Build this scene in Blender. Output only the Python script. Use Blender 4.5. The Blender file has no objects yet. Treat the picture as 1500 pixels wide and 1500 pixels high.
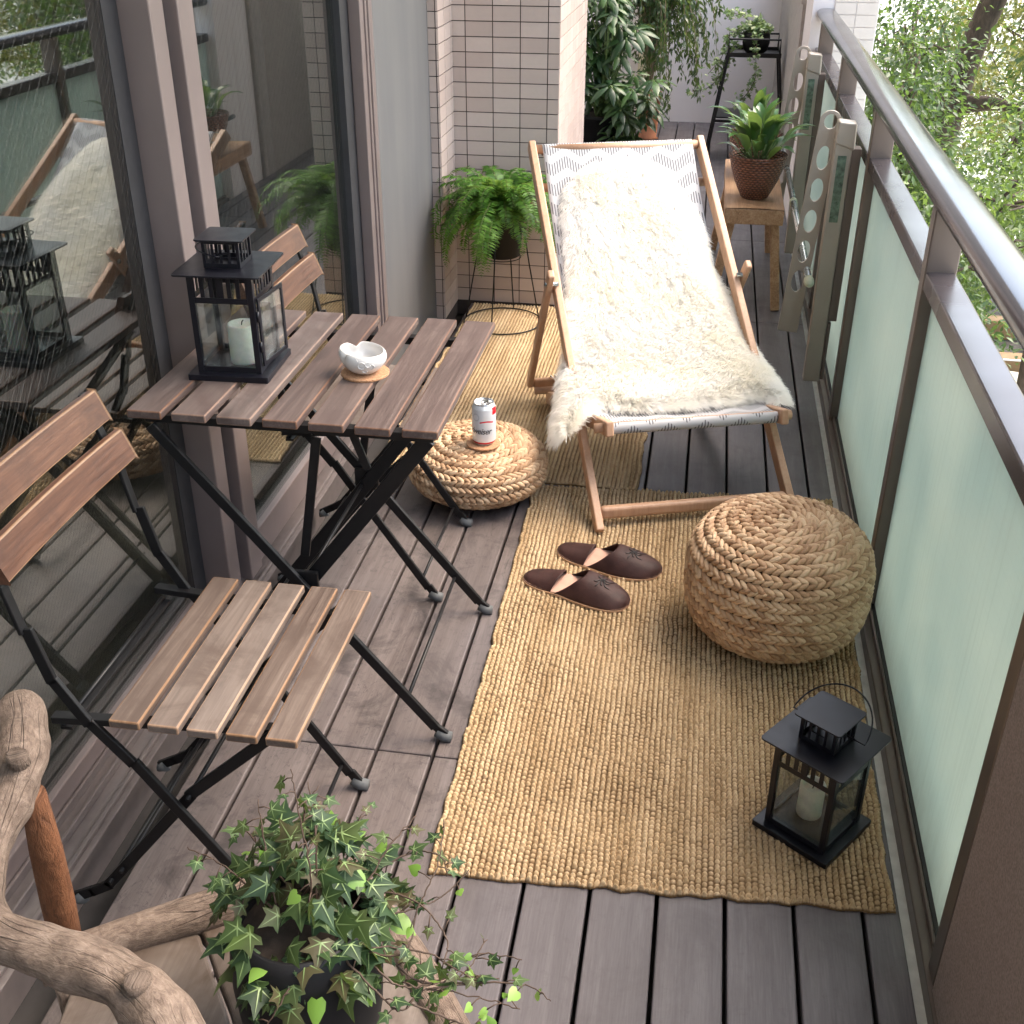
import bpy, math, random
import numpy as np
from mathutils import Vector, Matrix, Euler
random.seed(7); rng=np.random.default_rng(7)
D=bpy.data; scene=bpy.context.scene; COL=scene.collection
V=np.array
# ---------------------------------------------------------------- camera
CH=1.56
vy=V([1068.,-187.]); vz=V([744.,3698.]); pc=V([750.,750.])
FPX=math.sqrt(-np.dot(vy-pc,vz-pc))
def unit(a): a=np.asarray(a,float); return a/np.linalg.norm(a)
_Y=unit([*(vy-pc),FPX]); _D=unit([*(vz-pc),FPX]); _D=unit(_D-np.dot(_D,_Y)*_Y); _Z=-_D; _X=np.cross(_Y,_Z)
if _X[0]<0: _X=-_X
RC=V([_X,_Y,_Z])
cd=D.cameras.new('camera'); cam=D.objects.new('camera',cd); COL.objects.link(cam)
cd.sensor_width=36; cd.lens=36*FPX/1500; cd.clip_start=.02; cd.clip_end=500
m=Matrix.Identity(4)
for i in range(3):
    m[i][0]=RC[i][0]; m[i][1]=-RC[i][1]; m[i][2]=-RC[i][2]
m[2][3]=CH; cam.matrix_world=m; scene.camera=cam
# ---------------------------------------------------------------- world and sun
w=D.worlds.new('World'); scene.world=w; w.use_nodes=True; nt=w.node_tree
bg=nt.nodes['Background']; sky=nt.nodes.new('ShaderNodeTexSky'); sky.sky_type='NISHITA'; sky.sun_disc=False
SUN_EL=math.radians(58); SUN_AZ=math.radians(62)   # azimuth clockwise from +Y (towards +X)
sky.sun_elevation=SUN_EL; sky.sun_rotation=SUN_AZ; sky.air_density=1.6; sky.dust_density=5.0; sky.ozone_density=.6
nt.links.new(sky.outputs[0],bg.inputs[0]); bg.inputs[1].default_value=.15
sl=D.lights.new('sun','SUN'); sl.energy=.5; sl.angle=math.radians(55); sl.color=(1,.96,.92)
so=D.objects.new('sun',sl); COL.objects.link(so)
sd=Vector((math.sin(SUN_AZ)*math.cos(SUN_EL),math.cos(SUN_AZ)*math.cos(SUN_EL),math.sin(SUN_EL)))
so.rotation_euler=sd.to_track_quat('Z','Y').to_euler(); so.location=(8,4,9)
scene.view_settings.view_transform='Standard'; scene.view_settings.look='None'
scene.view_settings.exposure=2.4; scene.view_settings.gamma=1
scene.render.engine='CYCLES'
scene.cycles.diffuse_bounces=6; scene.cycles.max_bounces=14; scene.cycles.transparent_max_bounces=24
# ---------------------------------------------------------------- object helpers
def tag(o,label=None,cat=None,group=None,kind=None):
    if label: o['label']=label
    if cat: o['category']=cat
    if group: o['group']=group
    if kind: o['kind']=kind
    return o
def empty(name,loc=(0,0,0),rz=0):
    o=D.objects.new(name,None); COL.objects.link(o); o.location=loc; o.rotation_euler=(0,0,rz); o.empty_display_size=.05
    return o
def copy_tree(o,parent=None):
    c=o.copy(); COL.objects.link(c); c.parent=parent
    for ch in [x for x in D.objects if x.parent==o]: copy_tree(ch,c)
    return c
class MB:
    """collects shapes into one mesh"""
    def __init__(s): s.v=[]; s.f=[]; s.n=0; s.mi=[]; s.uv=None
    def add(s,v,f,mi=0):
        v=np.asarray(v,float).reshape(-1,3); s.v.append(v)
        for q in f: s.f.append(tuple(int(i)+s.n for i in q)); s.mi.append(mi)
        s.n+=len(v); return s
    def box(s,c,d,rot=None,mi=0):
        x,y,z=[k/2 for k in d]
        p=V([(-x,-y,-z),(x,-y,-z),(x,y,-z),(-x,y,-z),(-x,-y,z),(x,-y,z),(x,y,z),(-x,y,z)],float)
        if rot is not None: p=p@np.asarray(rot).T
        return s.add(p+V(c,float),[(0,3,2,1),(4,5,6,7),(0,1,5,4),(1,2,6,5),(2,3,7,6),(3,0,4,7)],mi)
    def lim(s,a,b,mi=0):
        a=V(a,float); b=V(b,float); return s.box((a+b)/2,np.abs(b-a),mi=mi)
    def bar(s,a,b,wd,th,side=(0,1,0),mi=0):
        """flat bar from a to b; th measured along side, wd across"""
        a=V(a,float); b=V(b,float); L=np.linalg.norm(b-a); x=(b-a)/L
        y=V(side,float); y=unit(y-np.dot(y,x)*x); z=np.cross(x,y)
        return s.box((a+b)/2,(L,th,wd),np.stack([x,y,z],1),mi)
    def tube(s,pts,r,seg=10,mi=0,cap=True,bump=0,seed=0,flat=1.0):
        P=np.asarray(pts,float); n=len(P); R=np.full(n,r,float) if np.isscalar(r) else np.asarray(r,float)
        T=np.gradient(P,axis=0); T/=np.linalg.norm(T,axis=1)[:,None]+1e-12
        up=V([0,0,1.]) if abs(T[0][2])<.9 else V([1.,0,0])
        vs=[]; nrm=unit(up-np.dot(up,T[0])*T[0]); rg=np.random.default_rng(seed)
        for i in range(n):
            nrm=unit(nrm-np.dot(nrm,T[i])*T[i]); bi=np.cross(T[i],nrm)
            a=np.arange(seg)*2*np.pi/seg
            rr=R[i]*(1+(bump*(np.sin(a*2+i*.35+seed)+.6*np.sin(a*3-i*.5+2*seed)) if bump else 0))
            if bump: rr=rr*(1+bump*.5*rg.standard_normal(seg)*.3)
            vs.append(P[i]+np.outer(np.cos(a)*rr,nrm)+np.outer(np.sin(a)*rr*flat,bi))
        f=[]
        for i in range(n-1):
            for k in range(seg):
                k2=(k+1)%seg; f.append((i*seg+k,i*seg+k2,(i+1)*seg+k2,(i+1)*seg+k))
        if cap: f.append(tuple(range(seg))[::-1]); f.append(tuple((n-1)*seg+k for k in range(seg)))
        return s.add(np.concatenate(vs),f,mi)
    def lathe(s,prof,seg=32,c=(0,0,0),mi=0,sx=1,sy=1):
        n=len(prof); a=np.arange(seg)*2*np.pi/seg; vs=[]
        for r,z in prof: vs.append(np.stack([np.cos(a)*r*sx,np.sin(a)*r*sy,np.full(seg,z)],1))
        f=[(i*seg+k,i*seg+(k+1)%seg,(i+1)*seg+(k+1)%seg,(i+1)*seg+k) for i in range(n-1) for k in range(seg)]
        return s.add(np.concatenate(vs)+V(c,float),f,mi)
    def grid(s,P,mi=0,closed=False):
        a,b=P.shape[:2]; f=[]
        for i in range(a-1):
            for j in range(b-1 if not closed else b):
                j2=(j+1)%b; f.append((i*b+j,i*b+j2,(i+1)*b+j2,(i+1)*b+j))
        return s.add(P.reshape(-1,3),f,mi)
    def build(s,name,mats,parent=None,smooth=False,bevel=0,bmat=None,seg=2,subsurf=0):
        me=D.meshes.new(name); me.from_pydata(np.concatenate(s.v).tolist(),[],s.f)
        if not isinstance(mats,(list,tuple)): mats=[mats]
        for k in mats: me.materials.append(k)
        if len(mats)>1: me.polygons.foreach_set('material_index',s.mi)
        if smooth: me.polygons.foreach_set('use_smooth',[True]*len(me.polygons))
        me.update(); o=D.objects.new(name,me); COL.objects.link(o); o.parent=parent
        if bevel:
            b=o.modifiers.new('bevel','BEVEL'); b.width=bevel; b.segments=seg; b.limit_method='ANGLE'; b.angle_limit=.6
            if bmat is not None: b.material=bmat
            else: b.harden_normals=False
        if subsurf:
            q=o.modifiers.new('sub','SUBSURF'); q.levels=subsurf; q.render_levels=subsurf
        return o
def npmesh(name,v,f,mats,parent=None,smooth=False,mi=None,uv=None):
    """fast mesh from numpy arrays; f is (n,k)"""
    me=D.meshes.new(name); v=np.asarray(v,np.float32); f=np.asarray(f,np.int32); n,k=f.shape
    me.vertices.add(len(v)); me.vertices.foreach_set('co',v.ravel())
    me.loops.add(n*k); me.loops.foreach_set('vertex_index',f.ravel())
    me.polygons.add(n); me.polygons.foreach_set('loop_start',np.arange(0,n*k,k,dtype=np.int32)); 
    try: me.polygons.foreach_set('loop_total',np.full(n,k,np.int32))
    except Exception: pass
    if not isinstance(mats,(list,tuple)): mats=[mats]
    for q in mats: me.materials.append(q)
    if mi is not None: me.polygons.foreach_set('material_index',np.asarray(mi,np.int32))
    if smooth: me.polygons.foreach_set('use_smooth',np.ones(n,bool))
    if uv is not None:
        u=me.uv_layers.new(name='UVMap'); u.data.foreach_set('uv',np.asarray(uv,np.float32)[f.ravel()].ravel())
    me.update(calc_edges=True); me.validate(); o=D.objects.new(name,me); COL.objects.link(o); o.parent=parent
    return o
def scatter(tv,tf,pos,X,Y,Z,sc):
    """copies a template mesh to frames (X,Y,Z columns); returns verts, faces"""
    tv=np.asarray(tv,float); tf=np.asarray(tf); pos=np.asarray(pos,float); n=len(pos); sc=np.asarray(sc,float)
    if sc.ndim==1: sc=np.stack([sc]*3,1)
    v=(tv[None,:,0,None]*(X*sc[:,:1])[:,None]+tv[None,:,1,None]*(Y*sc[:,1:2])[:,None]+tv[None,:,2,None]*(Z*sc[:,2:3])[:,None])+pos[:,None]
    f=(tf[None]+(np.arange(n)*len(tv))[:,None,None]).reshape(-1,tf.shape[1])
    return v.reshape(-1,3),f
def frames(Y,up):
    Y=np.asarray(Y,float); Y=Y/(np.linalg.norm(Y,axis=1)[:,None]+1e-9); up=np.asarray(up,float)
    X=np.cross(Y,up); X/=np.linalg.norm(X,axis=1)[:,None]+1e-9; Z=np.cross(X,Y)
    return X,Y,Z
def spline(P,n=8):
    P=np.asarray(P,float); out=[]
    Q=np.vstack([2*P[0]-P[1],P,2*P[-1]-P[-2]])
    for i in range(1,len(Q)-2):
        for k in range(n):
            t=k/n; a,b,c,d=Q[i-1],Q[i],Q[i+1],Q[i+2]
            out.append(.5*((2*b)+(-a+c)*t+(2*a-5*b+4*c-d)*t*t+(-a+3*b-3*c+d)*t**3))
    out.append(P[-1]); return V(out)
# ---------------------------------------------------------------- material helpers
class NT:
    def __init__(s,name):
        s.m=D.materials.new(name); s.m.use_nodes=True; s.t=s.m.node_tree; s.b=s.t.nodes['Principled BSDF']; s.out=s.t.nodes['Material Output']
    def n(s,typ,ins={},**kw):
        q=s.t.nodes.new(typ)
        for k,v in kw.items(): setattr(q,k,v)
        for k,v in ins.items(): s.set(q.inputs[k],v)
        return q
    def set(s,i,v):
        if isinstance(v,bpy.types.NodeSocket): s.t.links.new(v,i)
        elif isinstance(v,bpy.types.Node): s.t.links.new(v.outputs[0],i)
        else:
            if i.type=='RGBA' and len(v)==3: v=(*v,1)
            i.default_value=v
    def P(s,**kw):
        for k,v in kw.items(): s.set(s.b.inputs[k.replace('_',' ')],v)
        return s
    def math(s,op,a,b=None,c=None,clamp=False):
        q=s.t.nodes.new('ShaderNodeMath'); q.operation=op; q.use_clamp=clamp
        s.set(q.inputs[0],a)
        if b is not None: s.set(q.inputs[1],b)
        if c is not None: s.set(q.inputs[2],c)
        return q.outputs[0]
    def co(s,kind='Object',scale=(1,1,1),rot=(0,0,0),loc=(0,0,0)):
        t=s.n('ShaderNodeTexCoord'); mp=s.n('ShaderNodeMapping',{'Scale':scale,'Rotation':rot,'Location':loc}); s.t.links.new(t.outputs[kind],mp.inputs[0]); return mp.outputs[0]
    def noise(s,vec,scale=5,detail=4,rough=.55,dist=0):
        return s.n('ShaderNodeTexNoise',{'Vector':vec,'Scale':scale,'Detail':detail,'Roughness':rough,'Distortion':dist}).outputs['Fac']
    def ramp(s,fac,stops,interp='LINEAR'):
        r=s.n('ShaderNodeValToRGB',{'Fac':fac}); e=r.color_ramp; e.interpolation=interp
        while len(e.elements)<len(stops): e.elements.new(.5)
        for q,(p,c) in zip(e.elements,stops): q.position=p; q.color=(*c,1) if len(c)==3 else c
        return r.outputs[0]
    def mix(s,f,a,b,mode='MIX'):
        q=s.n('ShaderNodeMix',data_type='RGBA',blend_type=mode); s.set(q.inputs[0],f); s.set(q.inputs[6],a); s.set(q.inputs[7],b); return q.outputs[2]
    def bump(s,h,strength=.3,dist=.002,normal=None):
        q=s.n('ShaderNodeBump',{'Height':h,'Strength':strength,'Distance':dist})
        if normal is not None: s.set(q.inputs['Normal'],normal)
        s.set(s.b.inputs['Normal'],q.outputs[0]); return q.outputs[0]
    def island(s): return s.n('ShaderNodeNewGeometry').outputs['Random Per Island']
def plain(name,col,rough=.5,metal=0,var=.12,vs=30,bump=.0,coat=0,spec=.5):
    s=NT(name); c=s.co(); n1=s.noise(c,vs,5)
    a=[max(0,k*(1-var)) for k in col]; b=[min(1,k*(1+var)) for k in col]
    s.P(Base_Color=s.ramp(n1,[(.3,a),(.7,b)]),Roughness=s.math('MULTIPLY_ADD',s.noise(c,vs*.6,3),.25,rough-.125),Metallic=metal,Coat_Weight=coat,Specular_IOR_Level=spec)
    if bump: s.bump(s.noise(c,vs*6,4),bump,.001)
    return s.m
def wood(name,dark,mid,light,axis=1,rough=.6,grain=1.0,spots=None,tint=.25,bump=.35,scale=1.0,coat=0):
    """weathered timber with the grain running along one axis"""
    s=NT(name); sc=[14*scale]*3; sc[axis]=1.1*scale
    isl=s.island(); off=s.n('ShaderNodeCombineXYZ',{0:s.math('MULTIPLY',isl,7.3),1:s.math('MULTIPLY',isl,3.1),2:s.math('MULTIPLY',isl,5.7)})
    t=s.n('ShaderNodeTexCoord'); ad=s.n('ShaderNodeVectorMath',{0:t.outputs['Object'],1:off},operation='ADD')
    mp=s.n('ShaderNodeMapping',{'Vector':ad,'Scale':sc}); 
    g=s.noise(mp,2.2,8,.7,.9); fine=s.noise(s.n('ShaderNodeMapping',{'Vector':ad,'Scale':[q*7 if i!=axis else q*1.5 for i,q in enumerate(sc)]}),2,4,.6)
    big=s.noise(ad,9*scale,5,.65,.6)
    f=s.math('ADD',s.math('MULTIPLY',g,.6),s.math('MULTIPLY',fine,.4))
    c=s.ramp(f,[(.32,dark),(.5,mid),(.68,light)])
    c=s.mix(s.math('MULTIPLY',s.math('SUBTRACT',isl,.5),tint,clamp=True),c,(1.0,.92,.85),'SCREEN') if tint else c
    c=s.mix(s.ramp(big,[(.46,(0,0,0)),(.66,(.85,.85,.85))]),c,spots) if spots else c
    vor=s.n('ShaderNodeTexVoronoi',{'Vector':s.n('ShaderNodeMapping',{'Vector':ad,'Scale':[5*scale if i!=axis else 1.7*scale for i in range(3)]}),'Scale':1.6,'Randomness':1.0})
    kn=s.ramp(vor.outputs['Distance'],[(.0,(1,1,1)),(.10,(.7,.7,.7)),(.16,(0,0,0))])
    c=s.mix(s.math('MULTIPLY',kn,.55),c,[k*.6 for k in dark]) if tint or spots else c
    s.P(Base_Color=c,Roughness=s.math('MULTIPLY_ADD',fine,.3,rough-.15),Coat_Weight=coat)
    s.bump(f,bump,.002*grain); return s.m
M={}
M['black_metal']=plain('black_metal',(.0065,.0065,.0075),.45,.0,.2,60,.08,spec=.35)
M['rubber']=plain('rubber',(.09,.095,.1),.7,0,.15)
M['table_wood']=wood('table_wood',(0.0464,0.0296,0.0264),(0.0896,0.0616,0.0544),(0.16,0.1184,0.104),1,.55,1,(0.08,0.0528,0.048),.12)
M['edge_wood']=wood('edge_wood',(0.0864,0.0405,0.0243),(0.1404,0.0702,0.0432),(0.1944,0.1134,0.0756),1,.5,1)
M['seat_wood']=wood('seat_wood',(0.0589,0.03906,0.031),(0.1116,0.0806,0.0651),(0.1798,0.1395,0.1147),1,.55,1,(0.0806,0.0558,0.04464),.15)
M['seat_edge']=wood('seat_edge',(0.1344,0.0672,0.0336),(0.2208,0.1248,0.0672),(0.288,0.1824,0.1056),1,.5,1)
M['back_wood']=wood('back_wood',(0.0363,0.01162,0.006534),(0.08712,0.03449,0.01815),(0.1525,0.0726,0.03993),1,.42,1,(0.04719,0.01815,0.01089),.15)
M['beech']=wood('beech',(0.3854,0.2132,0.1312),(0.4674,0.2788,0.1763),(0.5248,0.3362,0.2214),2,.45,.3,None,0,.08)
M['driftwood']=wood('driftwood',(0.0558,0.0372,0.02666),(0.124,0.0899,0.0713),(0.1984,0.1519,0.124),1,.6,2,(0.1054,0.062,0.0434),0,.6,.9)
M['rust_wood']=wood('rust_wood',(0.085,0.0275,0.01),(0.15,0.0525,0.02),(0.2,0.085,0.0375),2,.55,1,(0.11,0.045,0.02),0,.4,1.2)
M['plank_wood']=wood('plank_wood',(0.063,0.0455,0.0364),(0.112,0.0875,0.0735),(0.168,0.1365,0.1155),1,.6,1,(0.056,0.035,0.0224),.1,.4,.8)
M['stool_wood']=wood('stool_wood',(.17,.09,.045),(.32,.19,.105),(.46,.31,.2),1,.55,1,None,0,.5)
M['mocha']=plain('mocha_aluminium',(.15,.12,.108),.34,.35,.06,8,.02)
M['mocha_dark']=plain('dark_mocha_aluminium',(.055,.043,.037),.4,.25,.08)
M['rail_metal']=plain('handrail_metal',(.085,.08,.092),.17,.8,.05,6)
M['mocha_light']=plain('light_mocha_aluminium',(.20,.16,.155),.36,.25,.05,10)
M['steel']=plain('steel_pole',(.3,.33,.33),.25,.8,.05)
M['pole_cap']=plain('pole_cap',(.42,.46,.34),.5)
M['tile']=None
M['soil']=plain('soil',(.03,.02,.014),.95,0,.4,60,.4)
M['black_pot']=plain('black_pot',(.007,.007,.008),.6,0,.1,12,.03,spec=.25)
M['white_wall']=plain('white_wall',(.74,.70,.71),.85,0,.04,4,.15)
M['grey_wall']=None
def branchmat(name,dark,mid,light):
    s=NT(name); t=s.n('ShaderNodeTexCoord'); uv=t.outputs['UV']
    def mp(x,y): return s.n('ShaderNodeMapping',{'Vector':uv,'Scale':(x,y,1)})
    g=s.noise(mp(3.0,9),2.5,8,.7,1.2); f=s.noise(mp(14,22),2.5,6,.7,.8); big=s.noise(t.outputs['Object'],9,5,.65,.5)
    ck=s.n('ShaderNodeTexVoronoi',{'Vector':s.n('ShaderNodeVectorMath',{0:mp(9,2.2).outputs[0],1:s.n('ShaderNodeMapping',{'Vector':t.outputs['Object'],'Scale':(1.5,1.5,1.5)}).outputs[0]},operation='ADD').outputs[0],'Scale':1.0},feature='DISTANCE_TO_EDGE').outputs['Distance']
    crack=s.ramp(ck,[(0,(1,1,1)),(.022,(0,0,0))]); crack=s.math('MULTIPLY',crack,s.ramp(big,[(.42,(0,0,0)),(.62,(1,1,1))]))
    v=s.math('ADD',s.math('MULTIPLY',g,.55),s.math('MULTIPLY',f,.45)); c=s.ramp(v,[(.34,dark),(.5,mid),(.66,light)])
    c=s.mix(s.ramp(big,[(.5,(0,0,0)),(.75,(.7,.7,.7))]),c,[k*.75 for k in dark]); c=s.mix(s.math('MULTIPLY',crack,.6),c,[k*.4 for k in dark])
    s.P(Base_Color=c,Roughness=.72,Specular_IOR_Level=.3); s.bump(s.math('SUBTRACT',s.math('ADD',v,s.math('MULTIPLY',big,.8)),s.math('MULTIPLY',crack,.5)),.9,.006); return s.m
M['branch']=branchmat('weathered_branch',(.075,.05,.037),(.165,.12,.093),(.28,.215,.172)); M['rust_branch']=branchmat('peeled_branch',(.075,.028,.012),(.15,.058,.024),(.21,.095,.046))
def tube_uv(o,seg,rings,length):
    me=o.data; u=me.uv_layers.new(name='UVMap'); vi=np.zeros(len(me.loops),np.int32); me.loops.foreach_get('vertex_index',vi)
    k=vi%seg; i=vi//seg; uu=(k/seg); uu=np.where(uu>.5,1-uu,uu)*2; u.data.foreach_set('uv',np.stack([uu*.6,i/(rings-1)*length*1.2],1).ravel().astype(np.float32)); return o
M['terracotta']=plain('terracotta',(.42,.17,.09),.7,0,.15,20,.1)
M['cord']=plain('cord',(.6,.55,.48),.8)
# ================================================================ THE SETTING
# deck boards
s=NT('deck_wood'); isl=s.island()
t=s.n('ShaderNodeTexCoord'); off=s.n('ShaderNodeCombineXYZ',{0:s.math('MULTIPLY',isl,9.1),1:s.math('MULTIPLY',isl,23.),2:0.})
ad=s.n('ShaderNodeVectorMath',{0:t.outputs['Object'],1:off},operation='ADD')
g=s.noise(s.n('ShaderNodeMapping',{'Vector':ad,'Scale':(22,1.3,4)}),2.2,7,.62,.5)
fine=s.noise(s.n('ShaderNodeMapping',{'Vector':ad,'Scale':(160,9,20)}),2,3,.6)
sx=s.n('ShaderNodeSeparateXYZ',{0:t.outputs['Object']})
f=s.math('ADD',s.math('MULTIPLY',g,.65),s.math('MULTIPLY',fine,.35))
grey=s.ramp(f,[(.3,(.072,.063,.069)),(.5,(.108,.096,.104)),(.72,(.16,.145,.154))])
brown=s.ramp(f,[(.3,(.078,.060,.055)),(.5,(.122,.098,.092)),(.72,(.18,.15,.142))])
wav=s.noise(t.outputs['Object'],1.3,3,.5)
edge=s.math('ADD',sx.outputs[0],s.math('MULTIPLY',s.math('SUBTRACT',wav,.5),.5))
far=s.n('ShaderNodeMapRange',{'Value':sx.outputs[1],'From Min':2.7,'From Max':3.3}).outputs[0]
lf=s.n('ShaderNodeMapRange',{'Value':edge,'From Min':-.30,'From Max':-.48}).outputs[0]
lf=s.math('MULTIPLY',lf,s.math('SUBTRACT',1.,far))
c=s.mix(lf,grey,brown)
# damp dirty marks
st=s.noise(t.outputs['Object'],6,6,.7,.6); c=s.mix(s.math('MULTIPLY',s.ramp(st,[(.5,(0,0,0)),(.64,(1,1,1))]),s.math('MULTIPLY_ADD',lf,.7,.22)),c,(.036,.028,.027))
st2=s.noise(t.outputs['Object'],2.7,5,.6,.3); c=s.mix(s.math('MULTIPLY',s.ramp(st2,[(.5,(0,0,0)),(.75,(1,1,1))]),s.math('MULTIPLY',lf,.5)),c,(.19,.165,.16))
sp=s.noise(t.outputs['Object'],38,5,.75,.4); c=s.mix(s.math('MULTIPLY',s.ramp(sp,[(.55,(0,0,0)),(.68,(1,1,1))]),s.math('MULTIPLY_ADD',lf,.4,.22)),c,(.04,.033,.034))
cn_=s.noise(s.n('ShaderNodeMapping',{'Vector':ad,'Scale':(3,1,1)}),3.2,4,.6,1.2); ck=s.math('LESS_THAN',s.math('ABSOLUTE',s.math('SUBTRACT',cn_,.53)),.0022); c=s.mix(s.math('MULTIPLY',ck,s.math('MULTIPLY_ADD',lf,.45,.05)),c,(.022,.016,.015))
c=s.mix(s.math('MULTIPLY',isl,.3),c,(.075,.064,.068))
s.P(Base_Color=c,Roughness=s.math('MULTIPLY_ADD',st,.4,.33),Specular_IOR_Level=.5)
s.bump(f,.25,.0015); M['deck']=s.m
b=MB(); pitch=.117; x0=.023
cuts_l=[-1.4,1.71,4.41,7.1,8.56]
for k in range(-9,5):
    xa=x0+pitch*k+.0035; xb=x0+pitch*(k+1)-.0035
    if k==3: xb=.437
    if k>3: continue
    xa=max(xa,-.985)
    if k<-8: continue
    cuts=[-1.4,1.71,4.41,7.1,8.56] if k<1 else [-1.4,.6,4.41,5.57,8.56]
    if k<-5: cuts=[-1.4,1.71,5.0,8.56]
    for ya,yb in zip(cuts[:-1],cuts[1:]): b.lim((xa,ya+.0015,-.025),(xb,yb-.0015,0))
deck=b.build('deck',M['deck'],bevel=.003,seg=2); tag(deck,'grey brown timber boards laid lengthwise along the balcony','deck',kind='structure')
b=MB(); b.lim((-1.25,-1.6,-.2),(.62,8.8,-.06)); o=b.build('balcony_slab',plain('slab',(.045,.04,.038),.9)); tag(o,'dark concrete slab under the boards','floor',kind='structure')
b=MB(); b.lim((.4385,-1.6,-.056),(.62,8.7,-.035)); o=b.build('gap_light_strip',plain('gap_light',(.8,.8,.78),.8)); tag(o,'white strip standing in for daylight in the gap between deck boards and railing','gap_light',kind='structure')  # white colour stands in for bright daylight showing through the deck edge gap
b=MB(); b.lim((-1.3,-1.6,2.9),(.45,6.6,3.05)); o=b.build('ceiling',plain('ceiling_paint',(.7,.69,.67),.9)); tag(o,'unseen pale soffit above, placed and cut short to shape the light','ceiling',kind='structure')  # out-of-view slab added overhead to shape the daylight on the balcony
# far wall
b=MB(); b.lim((-1.6,8.56,-.05),(.45,8.7,2.42)); far_wall=b.build('plaster_wall',M['white_wall']); tag(far_wall,'off-white plastered wall closing the far end of the deck','wall')
b=MB(); b.lim((-.52,8.50,-.02),(-.44,8.559,2.4)); o=b.build('drain_pipe',plain('cream_paint',(.62,.56,.40),.6),bevel=.012,seg=3); tag(o,'cream rectangular downpipe on the far wall behind the plants','pipe')
b=MB(); b.lim((.425,6.42,-.05),(.56,8.559,.98)); b.lim((.415,6.41,.98),(.57,8.559,1.01)); o=b.build('parapet_wall',plain('parapet_paint',(.36,.33,.315),.8)); tag(o,'low grey parapet wall beside the black plant stand','wall')
# column with tiles beside the handrail end
col_=empty('corner_column',(.54,6.2,0)); tag(col_,'white square column with pale tiles where the handrail ends','column')
b=MB(); b.lim((-.1,-.25,-.05),(.2,.2,2.4)); b.build('column_body',M['white_wall'],col_)
b=MB()
for i in range(44):
    for k in range(2): b.lim((.0+k*.1,-.256,.02+i*.0535),(.096+k*.1,-.2495,.0695+i*.0535))
b.build('column_tiles',plain('pale_tile',(.6,.55,.52),.5,0,.05),col_)
# tiled pillar
s=NT('wall_tile'); isl=s.island(); c=s.co(); n=s.noise(c,60,4)
cc=s.ramp(isl,[(0,(.46,.365,.33)),(.5,(.515,.42,.38)),(1,(.57,.47,.43))]); cc=s.mix(s.math('MULTIPLY',n,.35),cc,(.40,.315,.28))
s.P(Base_Color=cc,Roughness=.42); s.bump(n,.15,.001); M['tile']=s.m
grout=plain('grout',(.062,.047,.043),.9)
pl=empty('tiled_pillar',(-.76,4.44,0)); tag(pl,'beige tiled pillar with dark joints behind the fern','pillar')
b=MB(); b.lim((-.25,.004,-.05),(.196,.93,2.42)); b.lim((-.42,-.236,-.05),(-.208,.93,2.42)); b.build('pillar_core',grout,pl)
b=MB(); H=.0535; W=.1035; g_=.0036
def tiles(axis,o,u0,u1,fixed,sgn,z1=2.4):
    for i in range(int(z1/H)):
        za=.012+i*H; u=u0
        while u<u1-.004:
            ub=min(u+W,u1)
            if axis=='x': b.lim((u+g_*.5,fixed-.003 if sgn<0 else fixed,za+g_*.5),(ub-g_*.5,fixed if sgn<0 else fixed+.003,za+H-g_*.5))
            else: b.lim((fixed,u+g_*.5,za+g_*.5),(fixed+.004,ub-g_*.5,za+H-g_*.5))
            u+=W
tiles('x',0,-.2+.045-W,-.2+.045,.004,-1)      # first partial column
tiles('x',0,-.155,.199,.004,-1)
tiles('y',0,.004,.93,.196,1)
tiles('x',0,-.42,-.205,-.236,-1)
tiles('y',0,-.236,.0,-.208,1)
b.build('tiles',M['tile'],pl)
# grey wall panel
s=NT('grey_panel'); c=s.co(); n=s.noise(s.co(scale=(1,3,.5)),2,3); n2=s.noise(c,180,3)
s.P(Base_Color=s.ramp(n,[(.3,(.10,.10,.108)),(.7,(.135,.133,.133))]),Roughness=.6); s.bump(n2,.12,.001)
b=MB(); b.lim((-1.2,3.455,-.05),(-1.0,4.203,2.42)); o=b.build('painted_wall',s.m); tag(o,'smooth grey wall between the glass doors and the tiled pillar','wall')
# ---- sliding doors
dr=empty('sliding_glass_door',(-1.05,2.2,0)); tag(dr,'tall wired-glass sliding doors in mauve brown aluminium frames','door')
def D_(a,b_): return (a[0]+1.05,a[1]-2.2,a[2]),(b_[0]+1.05,b_[1]-2.2,b_[2])
s=NT('wired_glass')
tx=s.n('ShaderNodeTexCoord'); q=s.n('ShaderNodeSeparateXYZ',{0:tx.outputs['Object']})
wob=s.math('MULTIPLY',s.noise(tx.outputs['Object'],3,2),.012)
def lines(sgn,per,wd):
    d=s.math('ADD',s.math('MULTIPLY',q.outputs[1],sgn),s.math('MULTIPLY',q.outputs[2],.95)); d=s.math('ADD',d,wob)
    fr=s.math('FRACT',s.math('DIVIDE',d,per)); return s.math('LESS_THAN',fr,wd/per)
l1=lines(-1,.029,.0011); l2=lines(1,.029,.0006)
fres=s.n('ShaderNodeFresnel',{'IOR':s.math('MULTIPLY_ADD',s.n('ShaderNodeNewGeometry').outputs['Backfacing'],1/2.35-2.35,2.35)})
gl=s.n('ShaderNodeBsdfGlossy',{'Color':(.9,.93,.92),'Roughness':.012})
tr=s.n('ShaderNodeBsdfTransparent',{'Color':(.62,.66,.65)})
mx=s.n('ShaderNodeMixShader',{0:fres.outputs[0]}); s.t.links.new(tr.outputs[0],mx.inputs[1]); s.t.links.new(gl.outputs[0],mx.inputs[2])
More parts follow.
